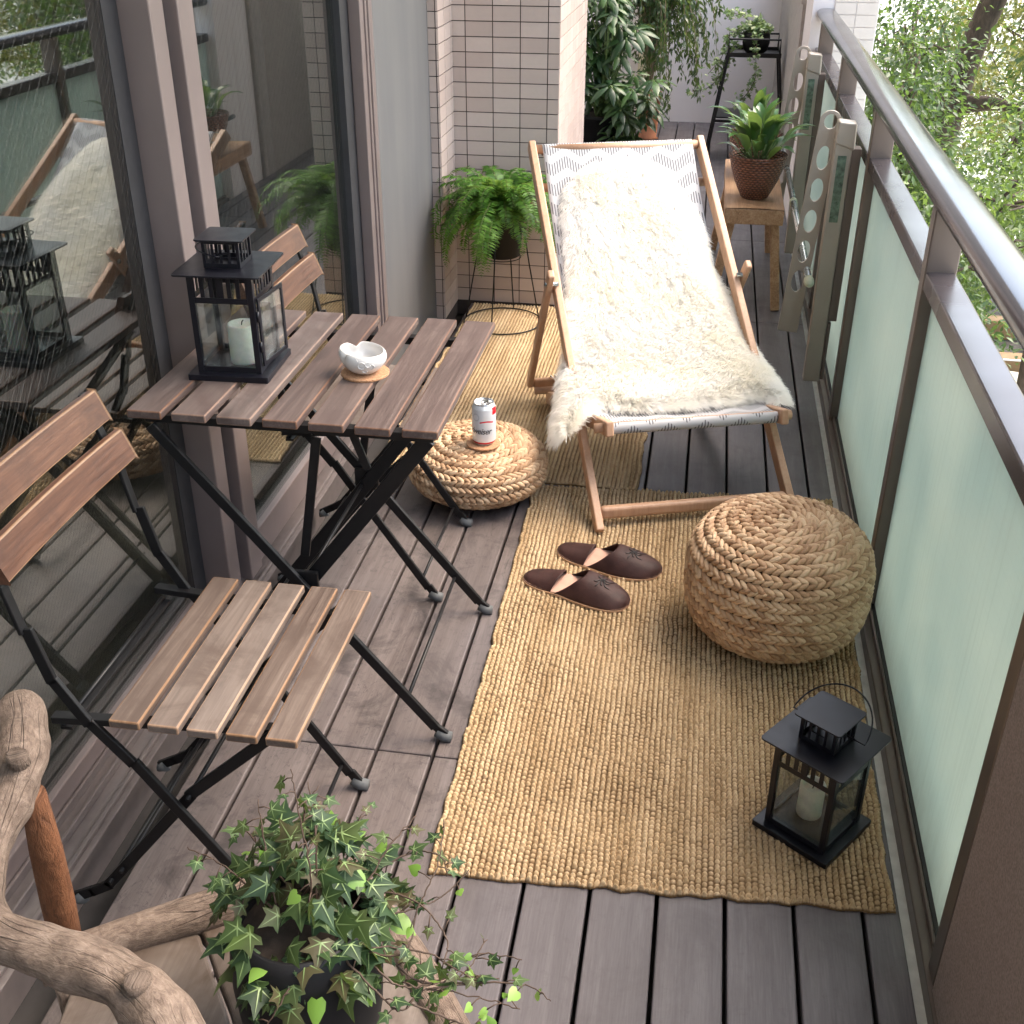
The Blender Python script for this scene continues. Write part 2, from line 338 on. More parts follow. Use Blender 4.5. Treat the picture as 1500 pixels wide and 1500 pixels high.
wr=s.n('ShaderNodeBsdfDiffuse',{'Color':(.16,.16,.155)})
m2=s.n('ShaderNodeMixShader',{0:s.math('MULTIPLY_ADD',l2,.2,s.math('MULTIPLY',l1,.55),clamp=True)}); s.t.links.new(mx.outputs[0],m2.inputs[1]); s.t.links.new(wr.outputs[0],m2.inputs[2])
s.t.links.new(m2.outputs[0],s.out.inputs[0]); M['wired_glass']=s.m
def pane(name,x,ya,yb,za,zb):
    b=MB(); a,c_=D_((x,ya,za),(x+.006,yb,zb)); b.lim(a,c_); return b.build(name,M['wired_glass'],dr)
pane('near_pane',-1.105,-1.3,2.10,.075,2.32); pane('far_pane',-1.055,2.345,3.29,.118,2.32)
b=MB()
for a,c_ in [((-1.12,-1.3,.03),(-1.085,2.09,.075)),((-1.112,2.14,.03),(-1.035,2.20,2.34)),((-1.06,2.23,.03),(-1.02,2.30,2.34)),((-1.068,2.30,.118),(-1.04,2.346,2.34)),
            ((-1.068,2.30,.03),(-1.032,3.36,.118)),((-1.12,-1.3,2.30),(-1.03,3.37,2.40))]: b.lim(*D_(a,c_))
b.build('door_frame',M['mocha_light'],dr,bevel=.003)
b=MB()
for a,c_ in [((-1.112,2.080,.03),(-1.098,2.139,2.34)),((-1.09,2.2005,.03),(-1.05,2.2295,2.34)),((-1.068,3.285,.118),(-1.03,3.36,2.34))]: b.lim(*D_(a,c_))
b.build('rubber_seal',plain('dark_seal',(.02,.02,.024),.6),dr)
b=MB()
for a,c_ in [((-1.03,3.362,-.02),(-.995,3.40,2.4)),((-1.015,3.4005,-.02),(-.99,3.418,2.4)),((-1.03,3.4185,-.02),(-.985,3.4545,2.4))]: b.lim(*D_(a,c_))
b.build('jamb',M['mocha_light'],dr,bevel=.002)
b=MB()
for a,c_ in [((-1.2,-1.3,-.055),(-.99,3.454,.018)),((-1.083,-1.3,.018),(-1.076,3.36,.036)),((-1.05,-1.3,.018),(-1.044,3.36,.034)),((-1.012,-1.3,.018),(-1.003,3.36,.026)),((-1.12,-1.3,.018),(-1.114,3.36,.036))]: b.lim(*D_(a,c_))
b.build('sill_track',plain('sill_metal',(.16,.135,.13),.4,.3),dr,bevel=.0015)
# dim room behind the glass
b=MB(); b.lim((-4.2,-1.6,-.06),(-1.2,4.4,.01)); o=b.build('room_floor',plain('room_floor',(.26,.20,.16),.5)); tag(o,'dark floor of the room behind the glass','floor',kind='structure')
b=MB(); b.lim((-4.3,-1.6,0),(-4.2,4.4,2.6)); b.lim((-4.2,4.4,0),(-1.2,4.5,2.6)); b.lim((-4.2,-1.7,0),(-1.2,-1.6,2.6)); b.lim((-4.3,-1.7,2.5),(-1.2,4.5,2.6)); o=b.build('room_walls',plain('room_wall',(.24,.225,.215),.9)); tag(o,'dim walls of the room behind the glass','wall',kind='structure')
P=[]
for i in range(90):
    y=2.75+.6*i/89; P.append([(-1.30+.02*math.sin(i*.9)+.008*math.sin(i*2.3),y,z) for z in (.05,2.3)])
b=MB(); b.grid(V(P)); o=b.build('curtain',plain('curtain_cloth',(.045,.047,.055),.9),smooth=True); o.modifiers.new('t','SOLIDIFY').thickness=.003; tag(o,'dark grey curtain hanging inside behind the far door pane','curtain')
# ---- railing
rl=empty('balcony_railing',(.5,3.5,0)); tag(rl,'brown metal railing with frosted green glass panels and a rounded handrail','railing')
def R_(a,b_): return (a[0]-.5,a[1]-3.5,a[2]),(b_[0]-.5,b_[1]-3.5,b_[2])
PY=[1.31,2.41,3.51,4.61,5.71]
b=MB(); b.lim(*R_((.472,-1.3,.797),(.532,5.94,.837))); b.build('mid_rail',plain('mid_rail_paint',(.085,.075,.085),.25,.55,.08,9,.03),rl,bevel=.004)
b=MB(); b.lim(*R_((.462,1.2,-.045),(.53,5.94,.0))); b.lim(*R_((.480,1.2,.0005),(.487,5.94,.012))); b.build('bottom_rail',M['mocha'],rl,bevel=.003)
pr=[]
for k in range(24):
    a=2*math.pi*k/24; ca,sa=math.cos(a),math.sin(a)
    pr.append((.0435*abs(ca)**.75*(1 if ca>0 else -1), .0225*abs(sa)**.8*(1 if sa>0 else -1)))
ys=[-1.3,0,1.5,3,4.5,5.4,5.75,5.9,5.97]; xs=[0]*6+[0,.0,0]
G_=V([[(.505-.5+px+xo,y-3.5,.985+pz) for px,pz in pr] for y,xo in zip(ys,xs)])
b=MB(); b.grid(G_,closed=True); b.build('handrail',M['rail_metal'],rl,smooth=True)
for y in PY:
    b=MB(); b.lim(*R_((.470,y,-.04),(.534,y+.045,.966)),); b.build('post',M['mocha'],rl,bevel=.003)
s=NT('frosted_glass'); c=s.co(); q=s.n('ShaderNodeSeparateXYZ',{0:c})
fr=s.math('LESS_THAN',s.math('FRACT',s.math('DIVIDE',s.math('ADD',q.outputs[2],s.math('MULTIPLY',q.outputs[1],.0)),.032)),.05)
n=s.noise(c,140,3); n3=s.noise(c,1.6,3)
colr=s.mix(s.math('MULTIPLY',fr,.10),s.mix(s.ramp(n3,[(.35,(0,0,0)),(.65,(1,1,1))]),(.43,.525,.515),(.56,.625,.59)),(.28,.38,.37)); colr=s.mix(s.math('MULTIPLY',n,.12),colr,(.75,.9,.86))
dz=s.n('ShaderNodeMapRange',{'Value':q.outputs[2],'From Min':.16,'From Max':.0}).outputs[0]; dn=s.noise(s.co(scale=(1,6,1.5)),9,5,.65); colr=s.mix(s.math('MULTIPLY',s.math('MULTIPLY',dz,dn),.8),colr,(.20,.20,.165)); dr2=s.noise(s.co(scale=(1,26,.6)),3,4,.6); colr=s.mix(s.math('MULTIPLY',s.ramp(dr2,[(.5,(0,0,0)),(.75,(1,1,1))]),.3),colr,(.34,.40,.375)); colr=s.mix(.0,colr,(1,1,1))
df=s.n('ShaderNodeBsdfDiffuse',{'Color':colr}); tl=s.n('ShaderNodeBsdfTranslucent',{'Color':colr}); mx=s.n('ShaderNodeMixShader',{0:.6}); s.t.links.new(df.outputs[0],mx.inputs[1]); s.t.links.new(tl.outputs[0],mx.inputs[2])
gl=s.n('ShaderNodeBsdfGlossy',{'Color':(1,1,1),'Roughness':.3}); fz=s.n('ShaderNodeFresnel',{'IOR':1.45}); m2=s.n('ShaderNodeMixShader',{0:s.math('MULTIPLY',fz,.6)}); s.t.links.new(mx.outputs[0],m2.inputs[1]); s.t.links.new(gl.outputs[0],m2.inputs[2]); s.t.links.new(m2.outputs[0],s.out.inputs[0])
M['frost']=s.m
for ya,yb in zip(PY,PY[1:]+[5.95]):
    b=MB(); b.lim(*R_((.496,ya+.045,.004),(.502,yb,.797))); gp=b.build('glass_panel',M['frost'],rl)
    b=MB()
    b.lim(*R_((.488,ya+.045,.004),(.4955,ya+.053,.797))); b.lim(*R_((.488,ya+.053,.004),(.4955,yb,.010)))
    b.build('gasket',plain('gasket',(.03,.03,.033),.6),gp)
# pale slot behind, near end wall
b=MB(); b.lim((.468,-1.3,-.05),(.60,1.305,.69)); nw=b.build('end_wall',plain('speckled_coating',(.29,.225,.205),.8,0,.3,260,.3),bevel=.004); tag(nw,'speckled brown coated low wall at the near right corner','wall')
# ---- laundry pole brackets
def bracket(y,label,x=.0):
    r=empty('laundry_bracket',(.41,y,0)); tag(r,label,'bracket','laundry pole brackets on the railing')
    b=MB(); b.lim((-.03,-.075,.09),(.022,-.035,.86)); b.build('bracket_body',M['mocha_light2'],r,bevel=.004)
    b=MB(); b.lim((.0225,-.07,.30),(.05,-.02,.84)); b.lim((.0225,-.075,.10),(.034,-.045,.295)); b.build('mounting_plate',M['mocha'],r,bevel=.002)
    b=MB(); b.add([(-.032,-.08,.855),(.028,-.08,.835),(.028,-.025,.835),(-.032,-.025,.855),(-.028,-.08,.92),(.026,-.08,.915),(.026,-.025,.915),(-.028,-.025,.92)],[(0,3,2,1),(4,5,6,7),(0,1,5,4),(1,2,6,5),(2,3,7,6),(3,0,4,7)])
    b.build('bracket_cap',M['mocha_light2'],r,bevel=.006,seg=3)
    b=MB(); b.lim((-.018,-.0775,.62),(.008,-.0752,.82)); b.build('label_strip',plain('label_green',(.1,.15,.11),.3,0,.6,60),r)
    # perforated arm seen face on
    cx0,cz0=(-.095,.235); cx1,cz1=(-.045,.905); L=math.hypot(cx1-cx0,cz1-cz0); ax=V([(cx1-cx0)/L,(cz1-cz0)/L]); px=V([ax[1],-ax[0]]); hw=.031
    outer=[]; n=16
    for k in range(n+1):
        a=math.pi*k/n; outer.append(V([cx1,cz1])+px*hw*math.cos(a)+ax*hw*math.sin(a))
    outer.append(V([cx0,cz0])-px*hw); outer.append(V([cx0,cz0])+px*hw)
    cur=D.curves.new('arm','CURVE'); cur.dimensions='2D'; cur.fill_mode='BOTH'; cur.extrude=.004; cur.bevel_depth=.0012
    def spl(pts):
        sp=cur.splines.new('POLY'); sp.points.add(len(pts)-1)
        for q_,p_ in zip(sp.points,pts): q_.co=(p_[0],p_[1],0,1)
        sp.use_cyclic_u=True
    spl(outer)
    for i in range(6):
        tt=L-.0-i*.098; cc_=V([cx0,cz0])+ax*tt; el=.0 if i in(0,) else .0
        hl=.037
        if i==0: hl=.023
        spl([cc_-ax*(.01 if i else 0)+px*.0205*math.cos(a)+ax*hl*math.sin(a) for a in np.linspace(0,2*math.pi,28,endpoint=False)])
    co=D.objects.new('tmp',cur); COL.objects.link(co); bpy.context.view_layer.update()
    me=D.meshes.new_from_object(co.evaluated_get(bpy.context.evaluated_depsgraph_get())); D.objects.remove(co)
    me.materials.clear(); me.materials.append(M['mocha_light2'])
    for v_ in me.vertices: v_.co=Vector((v_.co.x,.0-v_.co.z,v_.co.y))
    ao=D.objects.new('perforated_arm',me); COL.objects.link(ao); ao.parent=r
    return r
M['mocha_light2']=plain('champagne_metal',(.36,.325,.285),.35,.35,.05,10)
bracket(3.68,'nearer champagne metal laundry bracket with holed arm, facing the deck chair')
bracket(5.15,'farther champagne metal laundry bracket beside the white column')
b=MB(); b.tube([(0,-1.2,0),(0,1.1,0)],.0115,16); lp=empty('laundry_pole',(.352,4.76,.445)); b.build('pole',M['steel'],lp,smooth=True)
b=MB(); b.lathe([(.0,-.035),(.010,-.032),(.0145,-.022),(.0155,-.01),(.0155,.012),(.0118,.018)],16); e=b.build('end_cap',M['pole_cap'],lp,smooth=True); e.rotation_euler=(-math.pi/2,0,0); e.location=(0,-1.2,0)
b=MB(); b.tube([(0,-.22,0),(0,-.2,0)],.0155,16); b.build('pole_ring',M['pole_cap'],lp,smooth=True)
tag(lp,'steel laundry pole with a pale green end cap threaded through the brackets','pole')
# ================================================================ RUGS
def jute(name):
    s=NT(name); c=s.co()
    a=s.noise(c,150,3,.7); st=s.noise(s.co(scale=(1,.12,1)),26,4,.6); big=s.noise(c,3,3)
    f=s.math('ADD',s.math('MULTIPLY',a,.5),s.math('MULTIPLY',st,.5))
    cc=s.ramp(f,[(.3,(.23,.15,.075)),(.44,(.41,.29,.165)),(.58,(.55,.415,.26)),(.75,(.66,.53,.37))])
    cc=s.mix(s.math('MULTIPLY',s.ramp(big,[(.45,(0,0,0)),(.7,(1,1,1))]),.25),cc,(.42,.30,.16))
    zz=s.n('ShaderNodeSeparateXYZ',{0:c}).outputs[2]; gap_shade=s.n('ShaderNodeMapRange',{'Value':zz,'From Min':.0045,'From Max':.0085}).outputs[0]
    cc=s.mix(gap_shade,(.13,.078,.038),cc)  # shade between the loops painted in: low parts of the pile get dark brown
    s.P(Base_Color=cc,Roughness=.85,Specular_IOR_Level=.2); s.bump(s.noise(c,900,2),.5,.001); return s.m
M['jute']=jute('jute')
def rug(name,C4,pu,pv,res,label,seed,hh=.0115,base=.003,ribs=0):
    """C4: near-left, near-right, far-right, far-left. looped jute surface as a real height field"""
    C4=[V(c,float) for c in C4]; rg=np.random.default_rng(seed)
    Lu=np.linalg.norm(C4[1]-C4[0]); Lv=np.linalg.norm(C4[3]-C4[0]); nu=int(Lu/res); nv=int(Lv/res)
    u=np.linspace(0,1,nu); v=np.linspace(0,1,nv); U,Vv=np.meshgrid(u,v,indexing='ij')
    def sm(n,k):  # smooth random lines
        a=rg.standard_normal(n//k+4); x=np.arange(n)/k; i=x.astype(int); t=x-i; return a[i]*(1-t)+a[i+1]*t
    def sm2(k,amp):
        a=rg.standard_normal((nu//k+3,nv//k+3)); x=np.arange(nu)/k; y=np.arange(nv)/k; i=x.astype(int); j=y.astype(int); tx=(x-i)[:,None]; ty=(y-j)[None]
        tx=tx*tx*(3-2*tx); ty=ty*ty*(3-2*ty)
        return amp*((a[i][:,j]*(1-tx)+a[i+1][:,j]*tx)*(1-ty)+(a[i][:,j+1]*(1-tx)+a[i+1][:,j+1]*tx)*ty)
    xu=U*Lu+sm2(int(.05/res),.0009); xv=Vv*Lv+sm2(int(.03/res),.0009)
    cu=np.floor(xu/pu).astype(int); ph=rg.random(cu.max()-cu.min()+3)[cu-cu.min()]
    jit=rg.random((cu.max()-cu.min()+3,))[cu-cu.min()]
    fu=xu/pu-cu; yv=xv/pv+(.5*(cu%2)+.3*ph if not ribs else ph); cv=np.floor(yv).astype(int); fv=yv-cv
    cell=rg.random((cu.max()-cu.min()+3,cv.max()-cv.min()+3))[cu-cu.min(),cv-cv.min()]
    bu=np.clip(1-np.abs(2*fu-1)**2.4,0,1)**.8; bv=np.clip(1-np.abs(2*fv-1)**2.2,0,1)**.8
    h=bu*(.06+.94*bv)*(.5+.7*cell) if not ribs else bu*(.7+.3*bv)*(.75+.3*cell)
    z=base+hh*h+sm2(int(.12/res),.0006)
    eu=np.minimum(U,1-U)*Lu; ev=np.minimum(Vv,1-Vv)*Lv; e=np.minimum(eu,ev)
    z=z+.0025*np.exp(-(e/.012)**2)*1.0
    edge=np.clip(e/.004,0,1)**.5; z=.002+(z-.002)*edge
    P=(C4[0]*(1-U[...,None])+C4[1]*U[...,None])*(1-Vv[...,None])+(C4[3]*(1-U[...,None])+C4[2]*U[...,None])*Vv[...,None]
    wu=sm(nv,int(.03/res))*.0022+rg.standard_normal(nv)*.0006; wv=sm(nu,int(.03/res))*.0022+rg.standard_normal(nu)*.0006
    du=unit(C4[1]-C4[0]); dv=unit(C4[3]-C4[0])
    P=P+(wu[None,:]*(np.exp(-(U*Lu/.03)**2)+np.exp(-((1-U)*Lu/.03)**2)))[...,None]*du+(wv[:,None]*(np.exp(-(Vv*Lv/.03)**2)+np.exp(-((1-Vv)*Lv/.03)**2)))[...,None]*dv
    Q=np.concatenate([P,z[...,None]],2).reshape(-1,3); idx=np.arange(nu*nv).reshape(nu,nv)
    F=np.stack([idx[:-1,:-1],idx[1:,:-1],idx[1:,1:],idx[:-1,1:]],-1).reshape(-1,4)
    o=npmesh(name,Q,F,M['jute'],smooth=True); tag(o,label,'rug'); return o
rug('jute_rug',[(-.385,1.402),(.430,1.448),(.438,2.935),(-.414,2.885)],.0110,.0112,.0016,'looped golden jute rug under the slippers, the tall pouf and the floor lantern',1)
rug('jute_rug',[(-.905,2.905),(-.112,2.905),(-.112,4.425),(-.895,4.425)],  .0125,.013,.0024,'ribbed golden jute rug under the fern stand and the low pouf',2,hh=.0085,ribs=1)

# ================================================================ FOLDING TABLE AND CHAIRS
BM=M['black_metal']
def cap(mb,x,y,r=.013,dx=.02):
    mb.tube([(x-.012,y,.018),(x+dx*.2,y,.009),(x+dx,y,.0085)],[r*.8,r,r*.85],10)
tb=empty('folding_table',(-.712,2.035,0)); tag(tb,'weathered brown slatted folding table on black crossed legs','table')
b=MB()
for k in range(7):
    x=-.2905+k*.0858; b.box((x+.0328,0,.698),(.0656,.57+rng.uniform(-.003,.003),.016))
b.build('table_top',[M['table_wood'],M['edge_wood']],tb,bevel=.0025,bmat=1,seg=2)
for y in(-.252,.212): (lambda q:(q.bar((-.268,y,.682),(.276,y,.682),.016,.022),q.build('frame_bar',BM,tb,bevel=.001)))(MB())
for x in(.270,-.262):
    b=MB(); b.bar((x,-.238,.672),(x,.198,.672),.010,.012); b.build('frame_bar',BM,tb,bevel=.001)
for y in(-.272,.195):
    b=MB(); b.bar((-.255,y,.672),(.262,y,.03),.021,.010); b.bar((.262,y,.032),(.284,y,.014),.017,.009); b.build('leg',BM,tb,bevel=.0015)
    b=MB(); cap(b,.275,y); b.build('foot_cap',M['rubber'],tb,smooth=True)
for y in(-.245,.168):
    b=MB(); b.bar((.262,y,.672),(-.235,y,.02),.030,.011); b.build('leg',BM,tb,bevel=.0015)
    b=MB(); cap(b,-.235,y,dx=-.015); b.build('foot_cap',M['rubber'],tb,smooth=True)
for a_,c_,w_ in(((.05,-.2375,.655),(.005,-.2375,.397),.018),((.117,-.2375,.676),(.144,-.2375,.598),.015),((.05,.1605,.655),(.005,.1605,.397),.018)):
    b=MB(); b.bar(a_,c_,w_,.006); b.build('hinge_strut',BM,tb,bevel=.001)
for y in(-.2585,.1815):
    b=MB(); b.box((.008,y,.352),(.055,.010,.045)); b.build('hinge_plate',BM,tb,bevel=.002)
for x,z in((.205,.095),(.0,.34),(-.19,.085)):
    b=MB(); b.tube([(x,-.268,z),(x,.19,z)],.0042,8); b.build('cross_rod',BM,tb,smooth=True)
def folding_chair(loc,rz,label,dx=0):
    r=empty('folding_chair',loc,rz); tag(r,label,'chair','slatted folding chairs by the glass door')
    b=MB()
    for k in range(5):
        x=-.062+k*.0615+dx; b.box((x+.0245,0,.4445),(.049,.405,.015))
    b.build('seat',[M['seat_wood'],M['seat_edge']],r,bevel=.0028,bmat=1)
    for (x0_,z0,tl) in((-.222,.778,.0),(-.187,.709,.0)):
        b=MB(); n=13; yy=np.linspace(-.202,.202,n); P=[]
        for y in yy:
            cv=-.006*(1-(y/.2)**2); row=[]
            for a,zz in((-.0,-.026),(.0,.026)): row.append((x0_+cv-.010*(zz/.026)-.004,y,z0+zz))
            for a,zz in((0,.026),(0,-.026)): row.append((x0_+cv-.010*(zz/.026)+.0085,y,z0+zz))
            P.append(row)
        b.grid(V(P),closed=True); b.f.append((0,1,2,3)); b.mi.append(0); b.f.append(tuple(4*(n-1)+i for i in(3,2,1,0))); b.mi.append(0)
        b.build('back_slat',[M['back_wood'],M['seat_edge']],r,bevel=.0025,bmat=1)
    up=[(-.232,.80),(-.202,.71),(-.187,.665),(-.172,.59),(-.150,.50),(-.105,.425),(-.045,.355),(.17,.035),(.19,.012)]
    for y in(-.185,.185):
        b=MB()
        for i,(p,q) in enumerate(zip(up[:-1],up[1:])):
            if i<3: b.bar((p[0]-.006,y,p[1]+.004),(q[0]-.006,y,q[1]-.004),.007,.017)
            else: b.bar((p[0],y,p[1]+.004),(q[0],y,q[1]-.003),.019,.008)
        b.build('side_frame',BM,r,bevel=.0015)
        b=MB(); cap(b,.185,y); b.build('foot_cap',M['rubber'],r,smooth=True)
    lo=[(.185,.432),(.03,.285),(-.15,.052),(-.185,.03),(-.215,.014)]
    for y in(-.168,.168):
        b=MB()
        for p,q in zip(lo[:-1],lo[1:]): b.bar((p[0]+.004,y,p[1]+.003),(q[0]-.003,y,q[1]-.002),.019,.008)
        b.build('leg',BM,r,bevel=.0015)
        b=MB(); cap(b,-.205,y,dx=-.016); b.build('foot_cap',M['rubber'],r,smooth=True)
    b=MB()
    for y in(-.15,.15): b.bar((-.165,y*1.22,.428),(.225+dx,y,.428),.012,.018)
    b.bar((-.15,-.18,.405),(-.15,.18,.405),.006,.02,(1,0,0)); b.build('seat_frame',BM,r,bevel=.001)
    for x,z in((.155,.055),(-.14,.07),(-.115,.10),(.03,.285),(-.155,.41)):
        b=MB(); b.tube([(x,-.18,z),(x,.18,z)],.004,8); b.build('cross_rod',BM,r,smooth=True)
    return r
folding_chair((-.752,1.413,0),0,'weathered slatted folding chair nearest the camera, empty, below the table')
folding_chair((-.752,2.45,0),0,'weathered slatted folding chair behind the table, only its back showing past the lantern',-.075)

# ================================================================ LANTERNS
s=NT('thin_glass'); fz=s.n('ShaderNodeFresnel',{'IOR':s.math('MULTIPLY_ADD',s.n('ShaderNodeNewGeometry').outputs['Backfacing'],1/1.45-1.45,1.45)}); tr=s.n('ShaderNodeBsdfTransparent',{'Color':(.86,.89,.88)}); gl=s.n('ShaderNodeBsdfGlossy',{'Roughness':.02})
dst=s.noise(s.co(),40,4); df=s.n('ShaderNodeBsdfDiffuse',{'Color':(.5,.5,.5)})
mx=s.n('ShaderNodeMixShader',{0:s.math('MULTIPLY',fz,1.3,clamp=True)}); s.t.links.new(tr.outputs[0],mx.inputs[1]); s.t.links.new(gl.outputs[0],mx.inputs[2])
m2=s.n('ShaderNodeMixShader',{0:s.math('MULTIPLY',s.ramp(dst,[(.4,(0,0,0)),(.8,(1,1,1))]),.12)}); s.t.links.new(mx.outputs[0],m2.inputs[1]); s.t.links.new(df.outputs[0],m2.inputs[2]); s.t.links.new(m2.outputs[0],s.out.inputs[0]); M['thin_glass']=s.m
M['lantern_black']=plain('lantern_enamel',(.006,.006,.010),.36,0,.15,40,.05,spec=.35)
LB=M['lantern_black']
def rplate(b,z,w_,t,r=.008):
    P=[]
    for cx,cy,a0 in((1,1,0),(-1,1,90),(-1,-1,180),(1,-1,270)):
        for k in range(5):
            a=math.radians(a0+k*22.5); P.append((cx*(w_/2-r)+r*math.cos(a),cy*(w_/2-r)+r*math.sin(a)))
    n=len(P); v=[(x,y,z) for x,y in P]+[(x,y,z+t) for x,y in P]
    b.add(v,[tuple(range(n))[::-1],tuple(range(n,2*n))]+[(i,(i+1)%n,n+(i+1)%n,n+i) for i in range(n)])
def lantern(loc,rz,label,door,bail):
    r=empty('lantern',loc,rz); tag(r,label,'lantern','black metal candle lanterns')
    b=MB(); rplate(b,0,.158,.012,.003); b.build('base',LB,r,bevel=.001)
    h=.0625; b=MB()
    for sx in(-1,1):
        for sy in(-1,1): b.box((sx*(h-.0055),sy*(h-.0055),.109),(.011,.011,.194))
    for ax in(0,1):
        for sg in(-1,1):
            def seg(u0,u1,za,zb,t=.0022):
                a=[u0,sg*h-sg*t] ; c=[u1,sg*h-sg*.0003]
                if ax: a=a[::-1]; c=c[::-1]
                b.lim((min(a[0],c[0]),min(a[1],c[1]),za),(max(a[0],c[0]),max(a[1],c[1]),zb))
            seg(-h+.011,h-.011,.0125,.024); seg(-h+.011,h-.011,.150,.161); seg(-h+.011,h-.011,.199,.206)
            xs_=np.linspace(-h+.011,h-.011,7)
            for i,x in enumerate(xs_):
                wdd=.0085 if i!=3 else .0135
                if i in(0,6): wdd=.006
                seg(x-wdd/2,x+wdd/2,.1612,.1988)
    b.build('body_frame',LB,r,bevel=.0006)
    b=MB(); rplate(b,.206,.168,.0035,.009); b.build('roof',LB,r,bevel=.0008)
    b=MB(); c=.0355
    for sx in(-1,1):
        for sy in(-1,1): b.box((sx*(c-.003),sy*(c-.003),.236),(.006,.006,.052))
    for ax in(0,1):
        for sg in(-1,1):
            def seg2(u0,u1,za,zb,t=.0015):
                a=[u0,sg*c-sg*t]; d_=[u1,sg*c-sg*.0003]
                if ax: a=a[::-1]; d_=d_[::-1]
                b.lim((min(a[0],d_[0]),min(a[1],d_[1]),za),(max(a[0],d_[0]),max(a[1],d_[1]),zb))
            seg2(-c+.006,c-.006,.2097,.219); seg2(-c+.006,c-.006,.255,.262)
            for x in(-.0155,0,.0155): seg2(x-.0027,x+.0027,.2192,.2548)
            if ax==0: seg2(-.0125,.0125,.236,.2395,.0012)
    b.build('chimney',LB,r,bevel=.0005)
    b=MB(); rplate(b,.262,.093,.003,.007); b.build('chimney_roof',LB,r,bevel=.0008)
    for (x,y,sx,sy) in((0,h-.004,1,0),(0,-h+.004,1,0),(-h+.004,0,0,1),(h-.004,0,0,1)):
        if door is not None and (x,y)==door[0]: continue
        b=MB(); b.box((x,y,.087),((.1025 if sx else .0015),(.1025 if sy else .0015),.124)); b.build('pane',M['thin_glass'],r)
    if door is not None:
        (dx,dy),ang=door     # glazed door on the +x side hinged on its near edge
        p=D.objects.new('door_hinge_tmp',None); D.objects.remove(p)
        b=MB(); L=.104
        for a_,c_ in(((0,0,.0),(.004,.008,.134)),((0,L-.008,0),(.004,L,.134)),((0,.008,0),(.004,L-.008,.008)),((0,.008,.126),(.004,L-.008,.134))): b.lim(a_,c_)
        d_=b.build('door',LB,r,bevel=.0006); d_.location=(h+.001,-L/2,.025); d_.rotation_euler=(0,0,-ang)
        b=MB(); b.lim((.0012,.008,.008),(.0026,L-.008,.126)); b.build('pane',M['thin_glass'],d_)
        for z0 in(.03,.09):
            b=MB(); b.tube([(.002,-.003,z0),(.002,-.003,z0+.02)],.003,8); b.build('hinge',LB,d_,smooth=True)
    a0,R_b,ax_=bail
    pts=[]
    for k in range(25):
        t=math.pi*k/24; u=math.cos(t)*R_b; q=math.sin(t)*R_b*1.15
        pts.append((u if ax_==0 else q*math.cos(a0), q*math.cos(a0) if ax_==0 else u, .236+q*math.sin(a0)))
    pts=[((.0365 if ax_==0 else 0),(0 if ax_==0 else .0365),.236)]+pts+[((-.0365 if ax_==0 else 0),(0 if ax_==0 else -.0365),.236)]
    b=MB(); b.tube(pts,.0016,8); b.build('handle',LB,r,smooth=True)
    return r
lantern((-.872,1.982,.706),math.radians(3),'black lantern standing on the slatted table, its glass door ajar',((.0585,0),math.radians(9)),(math.radians(172),.05,1))
lantern((.297,1.63,.0125),math.radians(-36),'black lantern standing on the jute rug beside the green glass railing',None,(math.radians(34),.072,0))
wax=NT('candle_wax'); wax.P(Base_Color=(.86,.83,.76),Roughness=.45,Subsurface_Weight=.35,Subsurface_Scale=.01); wax=wax.m
def candle(loc,r_,h_,label,dip):
    o=empty('candle',loc); tag(o,label,'candle')
    b=MB(); n=40; prof=[(0,0),(r_*.97,0),(r_,.003),(r_*.99,h_*.5),(r_,h_-.003),(r_-.002,h_),(r_-.006,h_-.002),(r_*.62,h_-dip),(.0001,h_-dip*1.1)]
    b.lathe(prof,36); b.build('wax',wax,o,smooth=True)
    b=MB(); b.tube([(0,0,h_-dip*1.1),(.001,0,h_-dip+.006),(.004,0,h_-dip+.010)],.0011,6); b.build('wick',BM,o,smooth=True)
candle((-.862,1.985,.7185),.0285,.078,'thick white pillar candle inside the lantern on the table',.004)
candle((.292,1.648,.0252),.0235,.072,'cream candle burnt hollow inside the lantern on the rug',.011)

# ================================================================ BOWL, CAN, COASTERS
cork=NT('cork'); c=cork.co(); n=cork.noise(c,260,4,.7); cork.P(Base_Color=cork.ramp(n,[(.35,(.26,.12,.055)),(.6,(.47,.26,.14))]),Roughness=.85); cork.bump(n,.3,.001); cork=cork.m
def coaster(loc,r_,label):
    b=MB(); b.lathe([(.0001,0),(r_-.001,0),(r_,.001),(r_,.004),(r_-.001,.005),(.0001,.005)],48); o=b.build('coaster',cork,smooth=False); o.location=loc; tag(o,label,'coaster')
coaster((-.620,1.988,.7063),.047,'round cork coaster under the white bowl on the table')
glz=NT('white_glaze'); glz.P(Base_Color=(.60,.585,.57),Roughness=.16,Coat_Weight=.5,Coat_Roughness=.08); glz=glz.m
bw=empty('ceramic_bowl',(-.621,1.988,.7115),math.radians(-4)); tag(bw,'small glossy white ceramic bowl with a scalloped rim and embossed curls','bowl')
prof=[(.0001,.001),(.020,0),(.026,.003),(.037,.012),(.0445,.024),(.0455,.034),(.0435,.042),(.040,.046),(.0375,.0455),(.0395,.040),(.0415,.032),(.038,.020),(.028,.009),(.0001,.007)]
n=64; a=np.arange(n)*2*np.pi/n; P=[]
